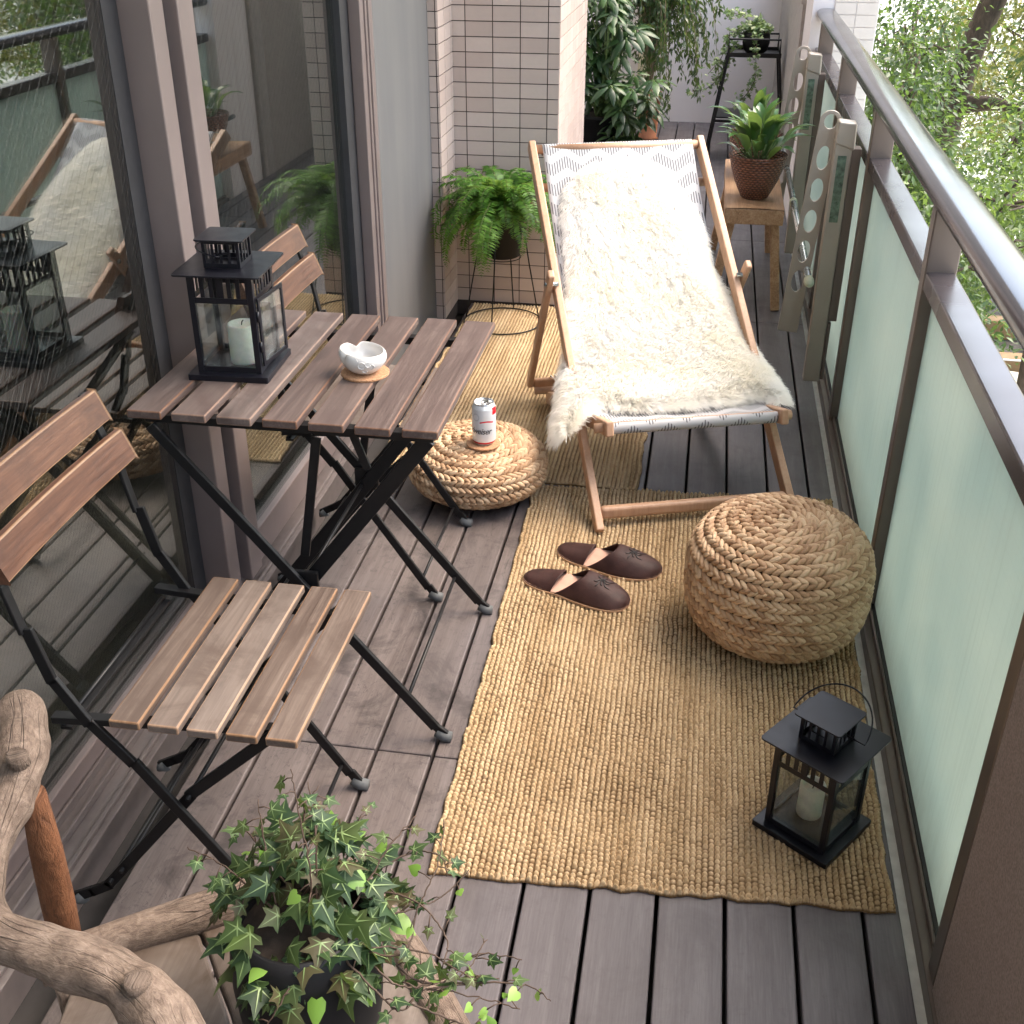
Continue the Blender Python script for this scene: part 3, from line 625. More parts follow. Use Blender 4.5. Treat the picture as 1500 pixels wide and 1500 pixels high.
for r_,z in prof:
    k=np.clip((z-.015)/.03,0,1)
    sc=1+.14*k*np.exp(-((((a-math.pi+3*math.pi)%(2*math.pi))-math.pi)/.7)**2)
    lobe=np.exp(-((((a-2.35+3*math.pi)%(2*math.pi))-math.pi)/.22)**2)+.8*np.exp(-((((a+2.35+3*math.pi)%(2*math.pi))-math.pi)/.22)**2)
    rr=r_*sc*(1-.20*k*lobe); zz=z-k*.008*lobe+.004*k*np.cos(a-math.pi)
    P.append(np.stack([rr*np.cos(a),rr*np.sin(a),zz],1))
b=MB(); b.grid(V(P),closed=True); b.build('bowl_body',glz,bw,smooth=True,subsurf=1)
b=MB()
for cx,cz,rr,a0,a1 in((.0,.028,.007,0,5.2),(.012,.030,.005,1,6),(-.016,.034,.009,.3,2.8),(.006,.016,.005,3.3,6.1),(.019,.024,.005,-1.4,1.6)):
    pts=[]
    for t in np.linspace(a0,a1,18):
        x=cx+rr*math.cos(t); z=cz+rr*math.sin(t)
        rad=np.interp(z,[0,.012,.024,.034,.044],[.026,.037,.0445,.0455,.041]); th=-math.pi/2+x/.044+.25; pts.append((rad*math.cos(th),rad*math.sin(th),z))
    b.tube(pts,.0011,6)
b.build('embossing',glz,bw,smooth=True)
CX,CY,CZ=-.540,2.788,.1765
coaster((CX-.002,CY-.003,CZ+.001),.047,'round cork coaster under the drink can on the low pouf')
cn=empty('drink_can',(CX,CY,CZ+.006)); tag(cn,'white and red aluminium drink can with black script lettering','can')
s=NT('can_paint'); t=s.n('ShaderNodeTexCoord'); q=s.n('ShaderNodeSeparateXYZ',{0:t.outputs['Object']}); z=q.outputs[2]
ang=s.math('ARCTAN2',q.outputs[1],q.outputs[0])
def band(v_,a_,b_): return s.math('MULTIPLY',s.math('GREATER_THAN',v_,a_),s.math('LESS_THAN',v_,b_))
c=s.mix(band(z,.006,.0125),(.72,.74,.77),(.55,.015,.03))
c=s.mix(s.math('MULTIPLY',band(z,.092,.112),band(ang,-.62,.05)),c,(.7,.015,.03))
zz=s.math('SUBTRACT',z,s.math('MULTIPLY_ADD',s.math('SINE',s.math('MULTIPLY',ang,4)),.002,.0725))
c=s.mix(s.math('MULTIPLY',band(zz,-.0018,.0024),band(ang,-1.75,-.55)),c,(.65,.02,.04))
rr_=s.math('SQRT',s.math('ADD',s.math('POWER',s.math('MULTIPLY',s.math('ADD',ang,2.12),.033),2.),s.math('POWER',s.math('SUBTRACT',z,.0855),2.)))
c=s.mix(s.math('MULTIPLY',band(rr_,.0085,.010),.6),c,(.25,.3,.38)); c=s.mix(s.math('MULTIPLY',band(rr_,.011,.0117),.5),c,(.3,.35,.42))
s.P(Base_Color=c,Roughness=.25,Metallic=.2,Coat_Weight=.4)
b=MB(); b.lathe([(.0001,.004),(.020,.003),(.025,0),(.0275,.002),(.0325,.010),(.033,.014),(.033,.106),(.0322,.109),(.0275,.1185)],48); b.build('can_body',s.m,cn,smooth=True)
alu=plain('bare_aluminium',(.62,.62,.63),.25,.9,.05)
b=MB(); b.lathe([(.0276,.1186),(.0278,.1215),(.0268,.122),(.0258,.1205),(.0250,.1165),(.0001,.1165)],48); b.build('can_lid',alu,cn,smooth=True)
b=MB(); b.lathe([(.0001,.1168),(.008,.1168)],20,c=(.002,.011,0),sx=1.1,sy=.9); b.build('opening',BM,cn)
b=MB(); b.tube([(math.cos(t)*.006+.001,-.004+math.sin(t)*.0095,.1186) for t in np.linspace(0,2*math.pi,18)],.0014,6); b.build('pull_tab',alu,cn,smooth=True)
cur=D.curves.new('txt','FONT'); cur.body='Budweiser'; cur.size=.0215; cur.shear=.35; cur.extrude=.0; cur.align_x='CENTER'; cur.space_character=.94; cur.offset=.0003
co=D.objects.new('tmp',cur); COL.objects.link(co); bpy.context.view_layer.update()
me=D.meshes.new_from_object(co.evaluated_get(bpy.context.evaluated_depsgraph_get())); D.objects.remove(co); me.materials.clear(); me.materials.append(plain('ink',(.012,.012,.02),.4))
for v_ in me.vertices:
    th=-math.pi/2-.52+v_.co.x/.033; v_.co=Vector((.0333*math.cos(th),.0333*math.sin(th),.038+v_.co.y*1.15))
to=D.objects.new('lettering',me); COL.objects.link(to); to.parent=cn

# ================================================================ WOVEN POUFS
s=NT('water_hyacinth'); isl=s.island(); t=s.n('ShaderNodeTexCoord'); n=s.noise(t.outputs['Object'],420,3); n2=s.noise(t.outputs['Object'],9,3)
f=s.math('ADD',s.math('MULTIPLY',isl,.38),s.math('ADD',s.math('MULTIPLY',n,.3),s.math('MULTIPLY',n2,.42)))
s.P(Base_Color=s.ramp(f,[(.25,(.22,.12,.06)),(.45,(.40,.245,.14)),(.62,(.53,.36,.22)),(.85,(.66,.49,.33))]),Roughness=.6,Specular_IOR_Level=.35); s.bump(n,.3,.001); M['hyac']=s.m
M['hyac_dark']=plain('woven_core',(.12,.06,.028),.9)
def pouf(loc,R0,H0,label,seed,fl):
    rg=np.random.default_rng(seed); r=empty('woven_pouf',loc); tag(r,label,'pouf','braided water hyacinth poufs')
    # profile by superellipse
    N=400; t=np.linspace(0,math.pi,N); e=fl
    pr_=R0*np.abs(np.sin(t))**(2/e[0]); pz=H0/2+H0/2*np.sign(np.cos(t))*np.abs(np.cos(t))**(2/e[1])
    sl=np.concatenate([[0],np.cumsum(np.hypot(np.diff(pr_),np.diff(pz)))]); L=sl[-1]
    row=.0272; pos=[];Yv=[];Nv=[];sc=[]
    nr=int(L/row); a0=0.
    for i in range(nr):
        s0=.006+i*row
        for h_,sg in((-.22,1),(.22,-1)):
            ss=s0+h_*row
            if ss<.004: continue
            rad=np.interp(ss,sl,pr_); zz=np.interp(ss,sl,pz); r2=np.interp(ss+.002,sl,pr_); z2=np.interp(ss+.002,sl,pz)
            circ=2*math.pi*rad; k=max(3,int(circ/.0180)); a0=rg.random()*6.28 if sg>0 else a0+.5*2*math.pi/k
            a=a0+np.arange(k)*2*np.pi/k+rg.normal(0,.04,k)*2*np.pi/k
            ca,sa=np.cos(a),np.sin(a)
            Mer=unit([r2-rad,0,z2-zz]); 
            Md=np.stack([ca*Mer[0],sa*Mer[0],np.full(k,Mer[2])],1); Td=np.stack([-sa,ca,np.zeros(k)],1); Nn=np.cross(Td,Md); 
            if zz>H0*.5 and Nn[0][2]<0 or (zz<=H0*.5 and (Nn[0]*np.array([ca[0],sa[0],0])).sum()<0): Nn=-Nn
            th=sg*(.50+rg.normal(0,.05,k))[:,None]
            dirs=Td*np.cos(th)+Md*np.sin(th)
            lift=(.0030+rg.normal(0,.0006,k))[:,None]
            pos.append(np.stack([ca*rad,sa*rad,np.full(k,zz)],1)+Nn*lift); Yv.append(dirs+Nn*.20); Nv.append(Nn)
            sc.append(np.stack([.0068*(1+rg.normal(0,.07,k)),.0152*(1+rg.normal(0,.05,k)),.0062*np.ones(k)],1))
    pos=np.concatenate(pos);Yv=np.concatenate(Yv);Nv=np.concatenate(Nv);sc=np.concatenate(sc)
    tv=[];nl=7;ns=8
    for i in range(nl):
        ph=-math.pi/2+math.pi*i/(nl-1); rr=max(math.cos(ph),.02)**.8; y=math.sin(ph)
        for k in range(ns):
            a=2*math.pi*k/ns; tv.append((rr*math.cos(a),y,rr*math.sin(a)*(1+.2*math.sin(ph))))
    tf=[(i*ns+k,i*ns+(k+1)%ns,(i+1)*ns+(k+1)%ns,(i+1)*ns+k) for i in range(nl-1) for k in range(ns)]
    X,Y,Z=frames(Yv,Nv); v,f=scatter(tv,tf,pos,X,Y,Z,sc)
    npmesh('braid',v,f,M['hyac'],r,smooth=True)
    b=MB(); b.lathe([(max(q-.004,.0001),z_*.97+.003) for q,z_ in zip(pr_[::12],pz[::12])],40); b.build('core',M['hyac_dark'],r,smooth=True)
pouf((.242,2.262,.011),.202,.292,'tall round braided pouf on the jute rug next to the railing',3,(3.2,3.0))
pouf((-.568,2.835,.011),.192,.160,'low flat braided pouf carrying the drink can',4,(2.6,2.4))

# ================================================================ DECK CHAIR
ang=.332; W=.548; dc=empty('deck_chair',(-.2,2.646,0),ang); tag(dc,'reclined beech deck chair with a grey zigzag cotton sling','deck chair')
Be=M['beech']; KA=.792/1.029
for x in(0,W):
    b=MB(); b.bar((x,-.008,-.002+.012),(x,1.055,.812),.04,.022,(1,0,0)); b.build('back_rail',Be,dc,bevel=.004,seg=3)
for x in(.032,W-.032):
    b=MB(); b.bar((x,.055,.285),(x,.86,.03),.042,.022,(1,0,0)); b.build('seat_rail',Be,dc,bevel=.005,seg=3)
for x in(-.026,W+.026):
    b=MB(); b.bar((x,.58,.545),(x,.905,.06),.03,.02,(1,0,0)); b.build('prop',Be,dc,bevel=.006,seg=3)
for x in(-.04,W):
    b=MB(); b.tube([(x,.60,.505),(x+.04,.60,.505)],.007,10); b.build('pivot_bolt',M['steel'],dc,smooth=True)
def dowel(y,z,r_=.012,x0_=0,x1_=W,nm='crossbar'):
    b=MB(); b.tube([(x0_,y,z),(x1_,y,z)],r_,16); return b.build(nm,Be,dc,smooth=True)
dowel(1.035,.800,.014); dowel(.962,.698,.014); dowel(.095,.272,.0135,.0,W); dowel(.845,.062,.012,-.02,W+.02)
b=MB(); b.box((W/2,.035,.048),(W-.02,.026,.036)); b.build('front_crossbar',Be,dc,bevel=.011,seg=4)
b=MB(); b.box((W/2,.90,.066),(W+.03,.022,.034)); b.build('rear_crossbar',Be,dc,bevel=.008,seg=3)
b=MB(); b.tube([(.05,.845,.075),(.055,.87,.085),(.045,.90,.09),(.05,.92,.07),(.06,.90,.04),(.05,.85,.045)],.003,6); b.tube([(.06,.845,.075),(.065,.87,.088),(.06,.91,.088),(.07,.92,.06)],.003,6); b.build('cord',M['cord'],dc,smooth=True)
def sling(s_,t_):  # local coords, s across 0..1, t 0 top .. 1 front
    s_=np.asarray(s_,float); t_=np.asarray(t_,float)
    y=1.03+(.093-1.03)*t_; z=.812+(.286-.812)*t_-.17*4*t_*(1-t_)*(.8+.4*t_)
    return np.stack([W*s_+0*y,y,z],-1)
def fabric():
    s=NT('zigzag_cotton'); t=s.n('ShaderNodeTexCoord'); q=s.n('ShaderNodeSeparateXYZ',{0:t.outputs['UV']}); u=q.outputs[0]; v=q.outputs[1]
    tri=s.math('ABSOLUTE',s.math('SUBTRACT',s.math('MULTIPLY',s.math('FRACT',s.math('DIVIDE',u,.10)),2.),1.))
    vv=s.math('ADD',v,s.math('MULTIPLY',tri,.034)); fr=s.math('FRACT',s.math('DIVIDE',vv,.07)); bandm=s.math('LESS_THAN',fr,.58)
    bars=s.math('LESS_THAN',s.math('FRACT',s.math('DIVIDE',u,.0085)),.42)
    n=s.noise(t.outputs['UV'],900,2); m_=s.math('MULTIPLY',bandm,bars)
    c=s.mix(s.math('MULTIPLY',m_,.92),(.58,.58,.60),(.13,.13,.145)); s.P(Base_Color=c,Roughness=.85); s.bump(n,.2,.0006)
    # let some light through the cloth
    tr=s.n('ShaderNodeBsdfTranslucent',{'Color':c}); mx=s.n('ShaderNodeMixShader',{0:.25}); s.t.links.new(s.b.outputs[0],mx.inputs[1]); s.t.links.new(tr.outputs[0],mx.inputs[2]); s.t.links.new(mx.outputs[0],s.out.inputs[0]); return s.m
M['fabric']=fabric()
nu,nv=30,90; tt=np.linspace(0,1,nv); ss=np.linspace(.055,.945,nu); S_,T_=np.meshgrid(ss,tt,indexing='ij'); P=sling(S_,T_)
P[...,2]+=.002*np.sin(S_*17+T_*9)-.006*np.sin(np.pi*S_)
top=[];m_=9
for k in range(m_,0,-1):
    a=k/m_*math.pi*1.3; top.append((1.03+.017*math.sin(a)+.002,.800-.002+.017*math.cos(a)))
front=[]
for k in range(1,m_+1):
    a=k/m_*math.pi*1.35; front.append((.093-.0165*math.sin(a),.272+.0165*math.cos(a)))
TP=np.stack([np.stack([W*ss,np.full(nu,y),np.full(nu,z)],1) for y,z in top],1); FP=np.stack([np.stack([W*ss,np.full(nu,y),np.full(nu,z)],1) for y,z in front],1)
P=np.concatenate([TP,P,FP],1); dl=np.linalg.norm(np.diff(P[15],axis=0),axis=1); vv=np.concatenate([[0],np.cumsum(dl)])
idx=np.arange(P.shape[0]*P.shape[1]).reshape(P.shape[:2]); F=np.stack([idx[:-1,:-1],idx[1:,:-1],idx[1:,1:],idx[:-1,1:]],-1).reshape(-1,4)
uv=np.stack([np.repeat((ss*W)[:,None],P.shape[1],1),np.repeat(vv[None],nu,0)],-1).reshape(-1,2)
o=npmesh('sling',P.reshape(-1,3),F,M['fabric'],dc,smooth=True,uv=uv); o.modifiers.new('t','SOLIDIFY').thickness=.0022

# ---- sheepskin
fur=NT('sheep_fleece'); isl=fur.island(); n=fur.noise(fur.co(),7,3); fur.P(Base_Color=fur.ramp(n,[(.35,(.965,.96,.95)),(.68,(.965,.935,.85))]),Roughness=.75,Specular_IOR_Level=.2)
tl=fur.n('ShaderNodeBsdfTranslucent',{'Color':(.98,.97,.945)}); mx=fur.n('ShaderNodeMixShader',{0:.5}); fur.t.links.new(fur.b.outputs[0],mx.inputs[1]); fur.t.links.new(tl.outputs[0],mx.inputs[2]); fur.t.links.new(mx.outputs[0],fur.out.inputs[0]); M['fur']=fur.m
out=V([(.48,.028),(.30,.045),(.165,.09),(.115,.155),(.095,.235),(.085,.321),(-.004,.534),(-.083,.691),(-.165,.84),(-.19,.95),(-.13,.985),(-.03,.93),(.067,.868),(.2,.91),(.337,.925),(.663,.915),(.943,.885),(1.0,.96),(1.09,.86),(1.12,.765),(1.075,.66),(1.044,.575),(1.034,.477),(.977,.387),(.93,.325),(.935,.25),(.90,.185),(.84,.125),(.765,.075),(.66,.036)])
out_c=out.copy(); cen=V([.47,.5])
d_=out-cen; sh=.020; Lm=V([W,1.2]); out_in=cen+d_*(1-sh/np.linalg.norm(d_*Lm,axis=1))[:,None]
poly=spline(np.vstack([out_in,out_in[:1]]),6)[:-1]
def inside(p,poly):
    x,y=p[:,0],p[:,1]; c=np.zeros(len(p),bool); j=len(poly)-1
    for i in range(len(poly)):
        xi,yi=poly[i]; xj,yj=poly[j]; m_=((yi>y)!=(yj>y))&(x<(xj-xi)*(y-yi)/(yj-yi+1e-12)+xi); c^=m_; j=i
    return c
def edist(p):
    best=np.full(len(p),9.); vec=np.zeros((len(p),2))
    Q=poly*Lm; pp=p*Lm
    for i in range(len(Q)):
        a_,b_=Q[i-1],Q[i]; ab=b_-a_; t=np.clip(((pp-a_)@ab)/(ab@ab+1e-12),0,1); q=a_+t[:,None]*ab; d=np.linalg.norm(pp-q,axis=1); m_=d<best; best[m_]=d[m_]; vec[m_]=(q-pp)[m_]
    return best,vec/(np.linalg.norm(vec,axis=1)[:,None]+1e-9)
def skin(p):
    s_,t_=p[:,0],p[:,1]; tc=np.clip(t_,0,1); Q=sling(s_,tc)
    ov=np.clip(t_-1,0,1); Q[:,1]-=ov*.3; Q[:,2]-=ov*.9
    lo=np.clip(-s_-.0,0,1); hi=np.clip(s_-1.0,0,1)
    # rests over the side rails, which stand above the sagging sling
    rail=.77*(Q[:,1]); zr=rail+.03
    k=np.clip((np.maximum(-s_,s_-1)+.10)/.14,0,1); k=k*k*(3-2*k)
    up=np.clip(zr-Q[:,2],0,.14)*np.clip((.62-t_)/.3,0,1)
    Q[:,2]+=k*np.minimum(up,.14)*.28
    Q[:,2]-=(lo**1.4*.8+hi**1.4*.6)
    Q[:,2]+=.006
    return Q
# hide
gs=np.linspace(-.25,1.2,80); gt=np.linspace(0,1.06,110); SS,TT=np.meshgrid(gs,gt,indexing='ij'); pp=np.stack([SS.ravel(),TT.ravel()],1); ins=inside(pp,poly).reshape(SS.shape)
def puff(P_,ed_): return P_+V([0,-.35,.94])*(.028*(1-np.exp(-ed_/.035)))[:,None]
Q=puff(skin(pp),edist(pp)[0]*ins.ravel()); idx=np.arange(len(pp)).reshape(SS.shape); fm=ins[:-1,:-1]&ins[1:,:-1]&ins[1:,1:]&ins[:-1,1:]
F=np.stack([idx[:-1,:-1],idx[1:,:-1],idx[1:,1:],idx[:-1,1:]],-1)[fm]
ed0,_e=None,None
used,invx=np.unique(F.ravel(),return_inverse=True)
sk=empty('sheepskin',(-.2,2.646,0),ang); tag(sk,'fluffy cream white sheepskin draped over the deck chair sling','sheepskin')
hide=npmesh('hide',Q[used],invx.reshape(-1,4),M['fur'],sk,smooth=True)
# strands, gathered in locks
NL=9500; c=rng.random((NL*2,2))*V([1.4,1.06])+V([-.22,0]); c=c[inside(c,poly)][:NL]
per=18; base=np.repeat(c,per,0)+rng.normal(0,1,(len(c)*per,2))*V([.011,.0062]); ok=inside(base,poly); lock=np.repeat(np.arange(len(c)),per)[ok]; base=base[ok]
eps=1e-3; Qb=skin(base); Qu=skin(base+[eps,0])-Qb; Qv=skin(base+[0,eps])-Qb; Nn=np.cross(Qv,Qu); Nn/=np.linalg.norm(Nn,axis=1)[:,None]; Nn[Nn[:,2]<0]*=-1
Tu=Qu/np.linalg.norm(Qu,axis=1)[:,None]; Tv=Qv/np.linalg.norm(Qv,axis=1)[:,None]
ed,ev=edist(base); Qb=puff(Qb,ed); ek=np.exp(-ed/.03)[:,None]
ld=rng.normal(0,1,(len(c),3))[lock]*.16+rng.normal(0,1,(len(base),3))*.15
swirl=.5*np.stack([np.sin(base[:,1]*7+base[:,0]*3),np.cos(base[:,0]*5-base[:,1]*4)],1)
dirn=Nn*(.62-.35*ek)+Tv*(.45+.25*swirl[:,1:])+Tu*(.25*swirl[:,:1])+ld+(Tu*ev[:,:1]+Tv*ev[:,1:])*ek*1.5
dirn/=np.linalg.norm(dirn,axis=1)[:,None]; Ls=(.0215*(1+rng.normal(0,.16,len(base)))*(1+.25*ek[:,0]))[:,None]
drop=V([0,0,-1.])*.0; side=np.cross(dirn,Nn+V([0,-.5,.6])+rng.normal(0,.12,dirn.shape)); side/=np.linalg.norm(side,axis=1)[:,None]
lc=(c[lock]-base)*Lm; pull=Tu*lc[:,:1]+Tv*lc[:,1:]
wob=np.cross(dirn,side)
pts=[];wd=[.0013,.0011,.0008,.0003]
for k,tq in enumerate((0,.35,.7,1.)):
    cen_=Qb+dirn*Ls*tq+Tv*Ls*.35*tq*tq+pull*.32*tq+wob*Ls*.05*math.sin(tq*5)+V([0,0,-1.])*ek*Ls*.35*tq*tq
    pts+= [cen_-side*wd[k]*.5*1.2,cen_+side*wd[k]*.5*1.2]
Pm=np.stack(pts,1); n=len(base); o8=(np.arange(n)*8)[:,None,None]; tf=V([(0,1,3,2),(2,3,5,4),(4,5,7,6)]); F=(tf[None]+o8).reshape(-1,4)
fo=npmesh('fleece',Pm.reshape(-1,3),F,M['fur'],sk,smooth=True)

# ================================================================ SLIPPERS
lea=NT('brown_leather'); c=lea.co(); n=lea.noise(c,35,5,.6); n2=lea.noise(c,260,3); lea.P(Base_Color=lea.ramp(n,[(.3,(.026,.010,.009)),(.7,(.052,.022,.019))]),Roughness=.6,Specular_IOR_Level=.3); lea.bump(lea.math('ADD',n,lea.math('MULTIPLY',n2,.4)),.4,.002); lea=lea.m
ins_m=plain('pink_suede_lining',(.50,.29,.22),.85,0,.12,30); sole_m=plain('tan_sole',(.42,.26,.16),.7); thread=plain('dark_thread',(.008,.005,.006),.5)
def slipper(loc,rz,label,mir):
    r=empty('slipper',loc,rz); tag(r,label,'slipper','brown leather slippers on the rug')
    L=.285
    def wdt(t):
        t=np.asarray(t,float); return .062*np.clip(1-np.abs(2*t-1)**3.0,0,1)**.46*(.80+.24*t-.10*np.exp(-((t-.36)/.16)**2))
    def ctr(t): return mir*(.010*np.sin(t*3.0)-.004)
    ts=np.linspace(0,1,60)
    up=[(t*L,ctr(t)+wdt(t)+.0015) for t in ts]; dn=[(t*L,ctr(t)-wdt(t)-.0015) for t in ts[::-1]]; P=up+dn; n_=len(P)
    b=MB(); b.add([(x,y,0) for x,y in P]+[(x,y,.005) for x,y in P],[tuple(range(n_)),tuple(range(n_,2*n_))[::-1]]+[(i,n_+i,n_+(i+1)%n_,(i+1)%n_) for i in range(n_)]); b.build('sole',sole_m,r)
    b=MB(); b.grid(V([[(t*L,ctr(t)+wdt(t)*.97*k,.0075) for k in np.linspace(-1,1,6)] for t in ts])); b.build('insole',ins_m,r)
    def hh(t): return np.interp(t,[0,.3,.42,.54,.62,.75,.86,.94,.98,1],[.02,.030,.040,.050,.049,.041,.031,.022,.014,.004])
    ks=np.linspace(-1,1,33); us=np.linspace(0,1,34)
    vamp=[];flap=[]
    for k in ks:
        tm=.585-.23*abs(k)**2.2; rv=[];rf=[]
        for u in us:
            t=tm+(1-tm)*u; kk=np.sign(k)*abs(k)**.85; rv.append((t*L,ctr(t)+wdt(t)*kk,.005+hh(t)*(1-abs(k)**2.4)))
        te=.36-.04*k*k
        for u in us:
            t=te*u; kk=np.sign(k)*abs(k)**.85; h2=np.interp(t,[0,.05,.15,.28,.39],[.004,.014,.018,.023,.032]); rf.append((t*L,ctr(t)+wdt(t)*kk,.005+h2*(1-abs(k)**3)+.004*u*(1-abs(k))))
        vamp.append(rv); flap.append(rf)
    b=MB(); b.grid(V(vamp)); o=b.build('vamp',lea,r,smooth=True); q=o.modifiers.new('t','SOLIDIFY'); q.thickness=.0022; q.offset=-1
    b=MB(); b.grid(V(flap)); o=b.build('heel_flap',lea,r,smooth=True); q=o.modifiers.new('t','SOLIDIFY'); q.thickness=.0022; q.offset=-1
    b=MB()
    for k in range(9):
        a0=-1.2+k*.3; c0=.74
        pts=[]
        for j in range(8):
            q_=j/7*.030*(1.0 if k%2 else .7); x=(c0*L)+q_*math.cos(a0*1.9)*1.1-.004; y_=q_*math.sin(a0*1.9)+.003*math.sin(j*1.1)
            t=np.clip(x/L,0,1); w_=wdt(t); a=min(abs(y_)/w_,.98); pts.append((x,ctr(t)+y_,.0052+hh(t)*(1-(a**1.176)**2.4)+.0006))
        b.tube(pts,[.0006+.0011*math.sin(j/7*math.pi) for j in range(8)],6)
    b.build('embroidery',thread,r,smooth=True)
slipper((-.362,2.392,.0105),math.radians(-19),'brown leather slipper nearer the camera, embroidered toe towards the tall pouf',1)
slipper((-.298,2.530,.0105),math.radians(-15),'brown leather slipper behind its mate, heel under the deck chair leg',-1)
# ================================================================ PLANT HELPERS
def leafmat(name,stops,rough=.45,trans=.35,scale=8,tint=(.35,.5,.1),spec=.5):
    s=NT(name); isl=s.island(); n=s.noise(s.co(),scale,3); f=s.math('ADD',s.math('MULTIPLY',isl,.65),s.math('MULTIPLY',n,.35))
    c=s.ramp(f,stops); s.P(Base_Color=c,Roughness=rough,Specular_IOR_Level=spec)
    tl=s.n('ShaderNodeBsdfTranslucent',{'Color':s.mix(.5,c,tint)}); mx=s.n('ShaderNodeMixShader',{0:trans}); s.t.links.new(s.b.outputs[0],mx.inputs[1]); s.t.links.new(tl.outputs[0],mx.inputs[2]); s.t.links.new(mx.outputs[0],s.out.inputs[0]); return s.m
M['ivy']=leafmat('ivy_leaf',[(.15,(.010,.026,.013)),(.38,(.022,.05,.02)),(.55,(.045,.078,.025)),(.68,(.06,.04,.024)),(.78,(.045,.065,.022)),(.9,(.10,.18,.035))],.55,.2,spec=.3)
M['ivy_vein']=plain('ivy_vein',(.15,.22,.08),.5)
M['ivy_lime']=leafmat('young_ivy_leaf',[(.2,(.13,.26,.04)),(.8,(.24,.40,.08))],.4,.35)
M['stem']=plain('ivy_stem',(.055,.032,.02),.7)
M['fern']=leafmat('fern_leaf',[(.2,(.025,.085,.012)),(.5,(.065,.18,.022)),(.8,(.12,.28,.035))],.5,.4)
M['fern_stem']=plain('fern_stem',(.12,.16,.04),.6)
M['lily']=leafmat('lily_leaf',[(.2,(.014,.05,.016)),(.5,(.026,.085,.025)),(.85,(.06,.15,.035))],.28,.25,6)
M['umb']=leafmat('umbrella_leaf',[(.2,(.008,.026,.012)),(.5,(.016,.05,.018)),(.85,(.04,.095,.022))],.42,.2,6)
M['fig']=leafmat('fig_leaf',[(.2,(.015,.036,.015)),(.55,(.03,.065,.026)),(.85,(.07,.12,.05))],.4,.3,6)
M['green_stem']=plain('green_stem',(.10,.16,.05),.6); M['bark_stem']=plain('bark_stem',(.22,.17,.11),.8)
def rand_unit(n): v=rng.normal(0,1,(n,3)); return v/np.linalg.norm(v,axis=1)[:,None]
half=[(.02,.03),(.20,-.15),(.42,-.07),(.31,.13),(.60,.40),(.27,.44),(.15,.62),(.0,1.0)]
def ivy_template():
    tv=[(0,.10,0.03)]; ol=[]
    for x,y in half[1:-1]: ol.append((x,y,-.22*x-.10*y*y))
    tip=(0,1.0,-.16); rt=[(x,y,z) for x,y,z in ol]; lt=[(-x,y,z) for x,y,z in ol][::-1]
    ring=[(0,-.02,0)]+rt+[tip]+lt; tv+=ring; n=len(ring); tf=[(0,1+i,1+(i+1)%n) for i in range(n)]
    # veins
    tv2=[];tf2=[]
    for tx,ty in((0,.94),(.50,.36),(-.50,.36),(.34,-.06),(-.34,-.06)):
        L=math.hypot(tx,ty-.08); px,py=-(ty-.08)/L*.028,tx/L*.028; o=len(tv2)
        tv2+=[(px,.08+py,.045),(-px,.08-py,.045),(tx,ty,-.22*abs(tx)-.10*ty*ty+.018)]; tf2.append((o,o+1,o+2))
    return V(tv),V(tf),V(tv2),V(tf2)
ITV,ITF,IVV,IVF=ivy_template()
def heart_template():
    h=[(0,0,0),(.22,-.10,-.03),(.40,.08,-.06),(.38,.38,-.06),(.2,.7,-.05),(0,1,-.08),(-.2,.7,-.05),(-.38,.38,-.06),(-.40,.08,-.06),(-.22,-.10,-.03)]
    return V([(0,.3,.04)]+h),V([(0,1+i,1+(i+1)%10) for i in range(10)])
HTV,HTF=heart_template()
def leaves(name,parent,pos,dirs,up,size,tv,tf,mat,veins=None):
    X,Y,Z=frames(dirs,up); sc=np.stack([size*rng.uniform(.85,1.15,len(size)),size,size],1)
    v,f=scatter(tv,tf,pos,X,Y,Z,sc)
    if veins is not None:
        v2,f2=scatter(veins[0],veins[1],pos,X,Y,Z,sc); mi=np.concatenate([np.zeros(len(f)),np.ones(len(f2))]); f=np.concatenate([f,f2+len(v)]); v=np.concatenate([v,v2]); return npmesh(name,v,f,[mat,veins[2]],parent,mi=mi)
    return npmesh(name,v,f,mat,parent)
def pot(parent,prof,mat,soil_r,soil_z,name='pot',seg=40):
    b=MB(); b.lathe(prof,seg); o=b.build(name,mat,parent,smooth=True)
    b=MB(); b.lathe([(soil_r,soil_z),(soil_r*.5,soil_z+.004),(.0001,soil_z+.006)],24); b.build('soil',M['soil'],parent); return o

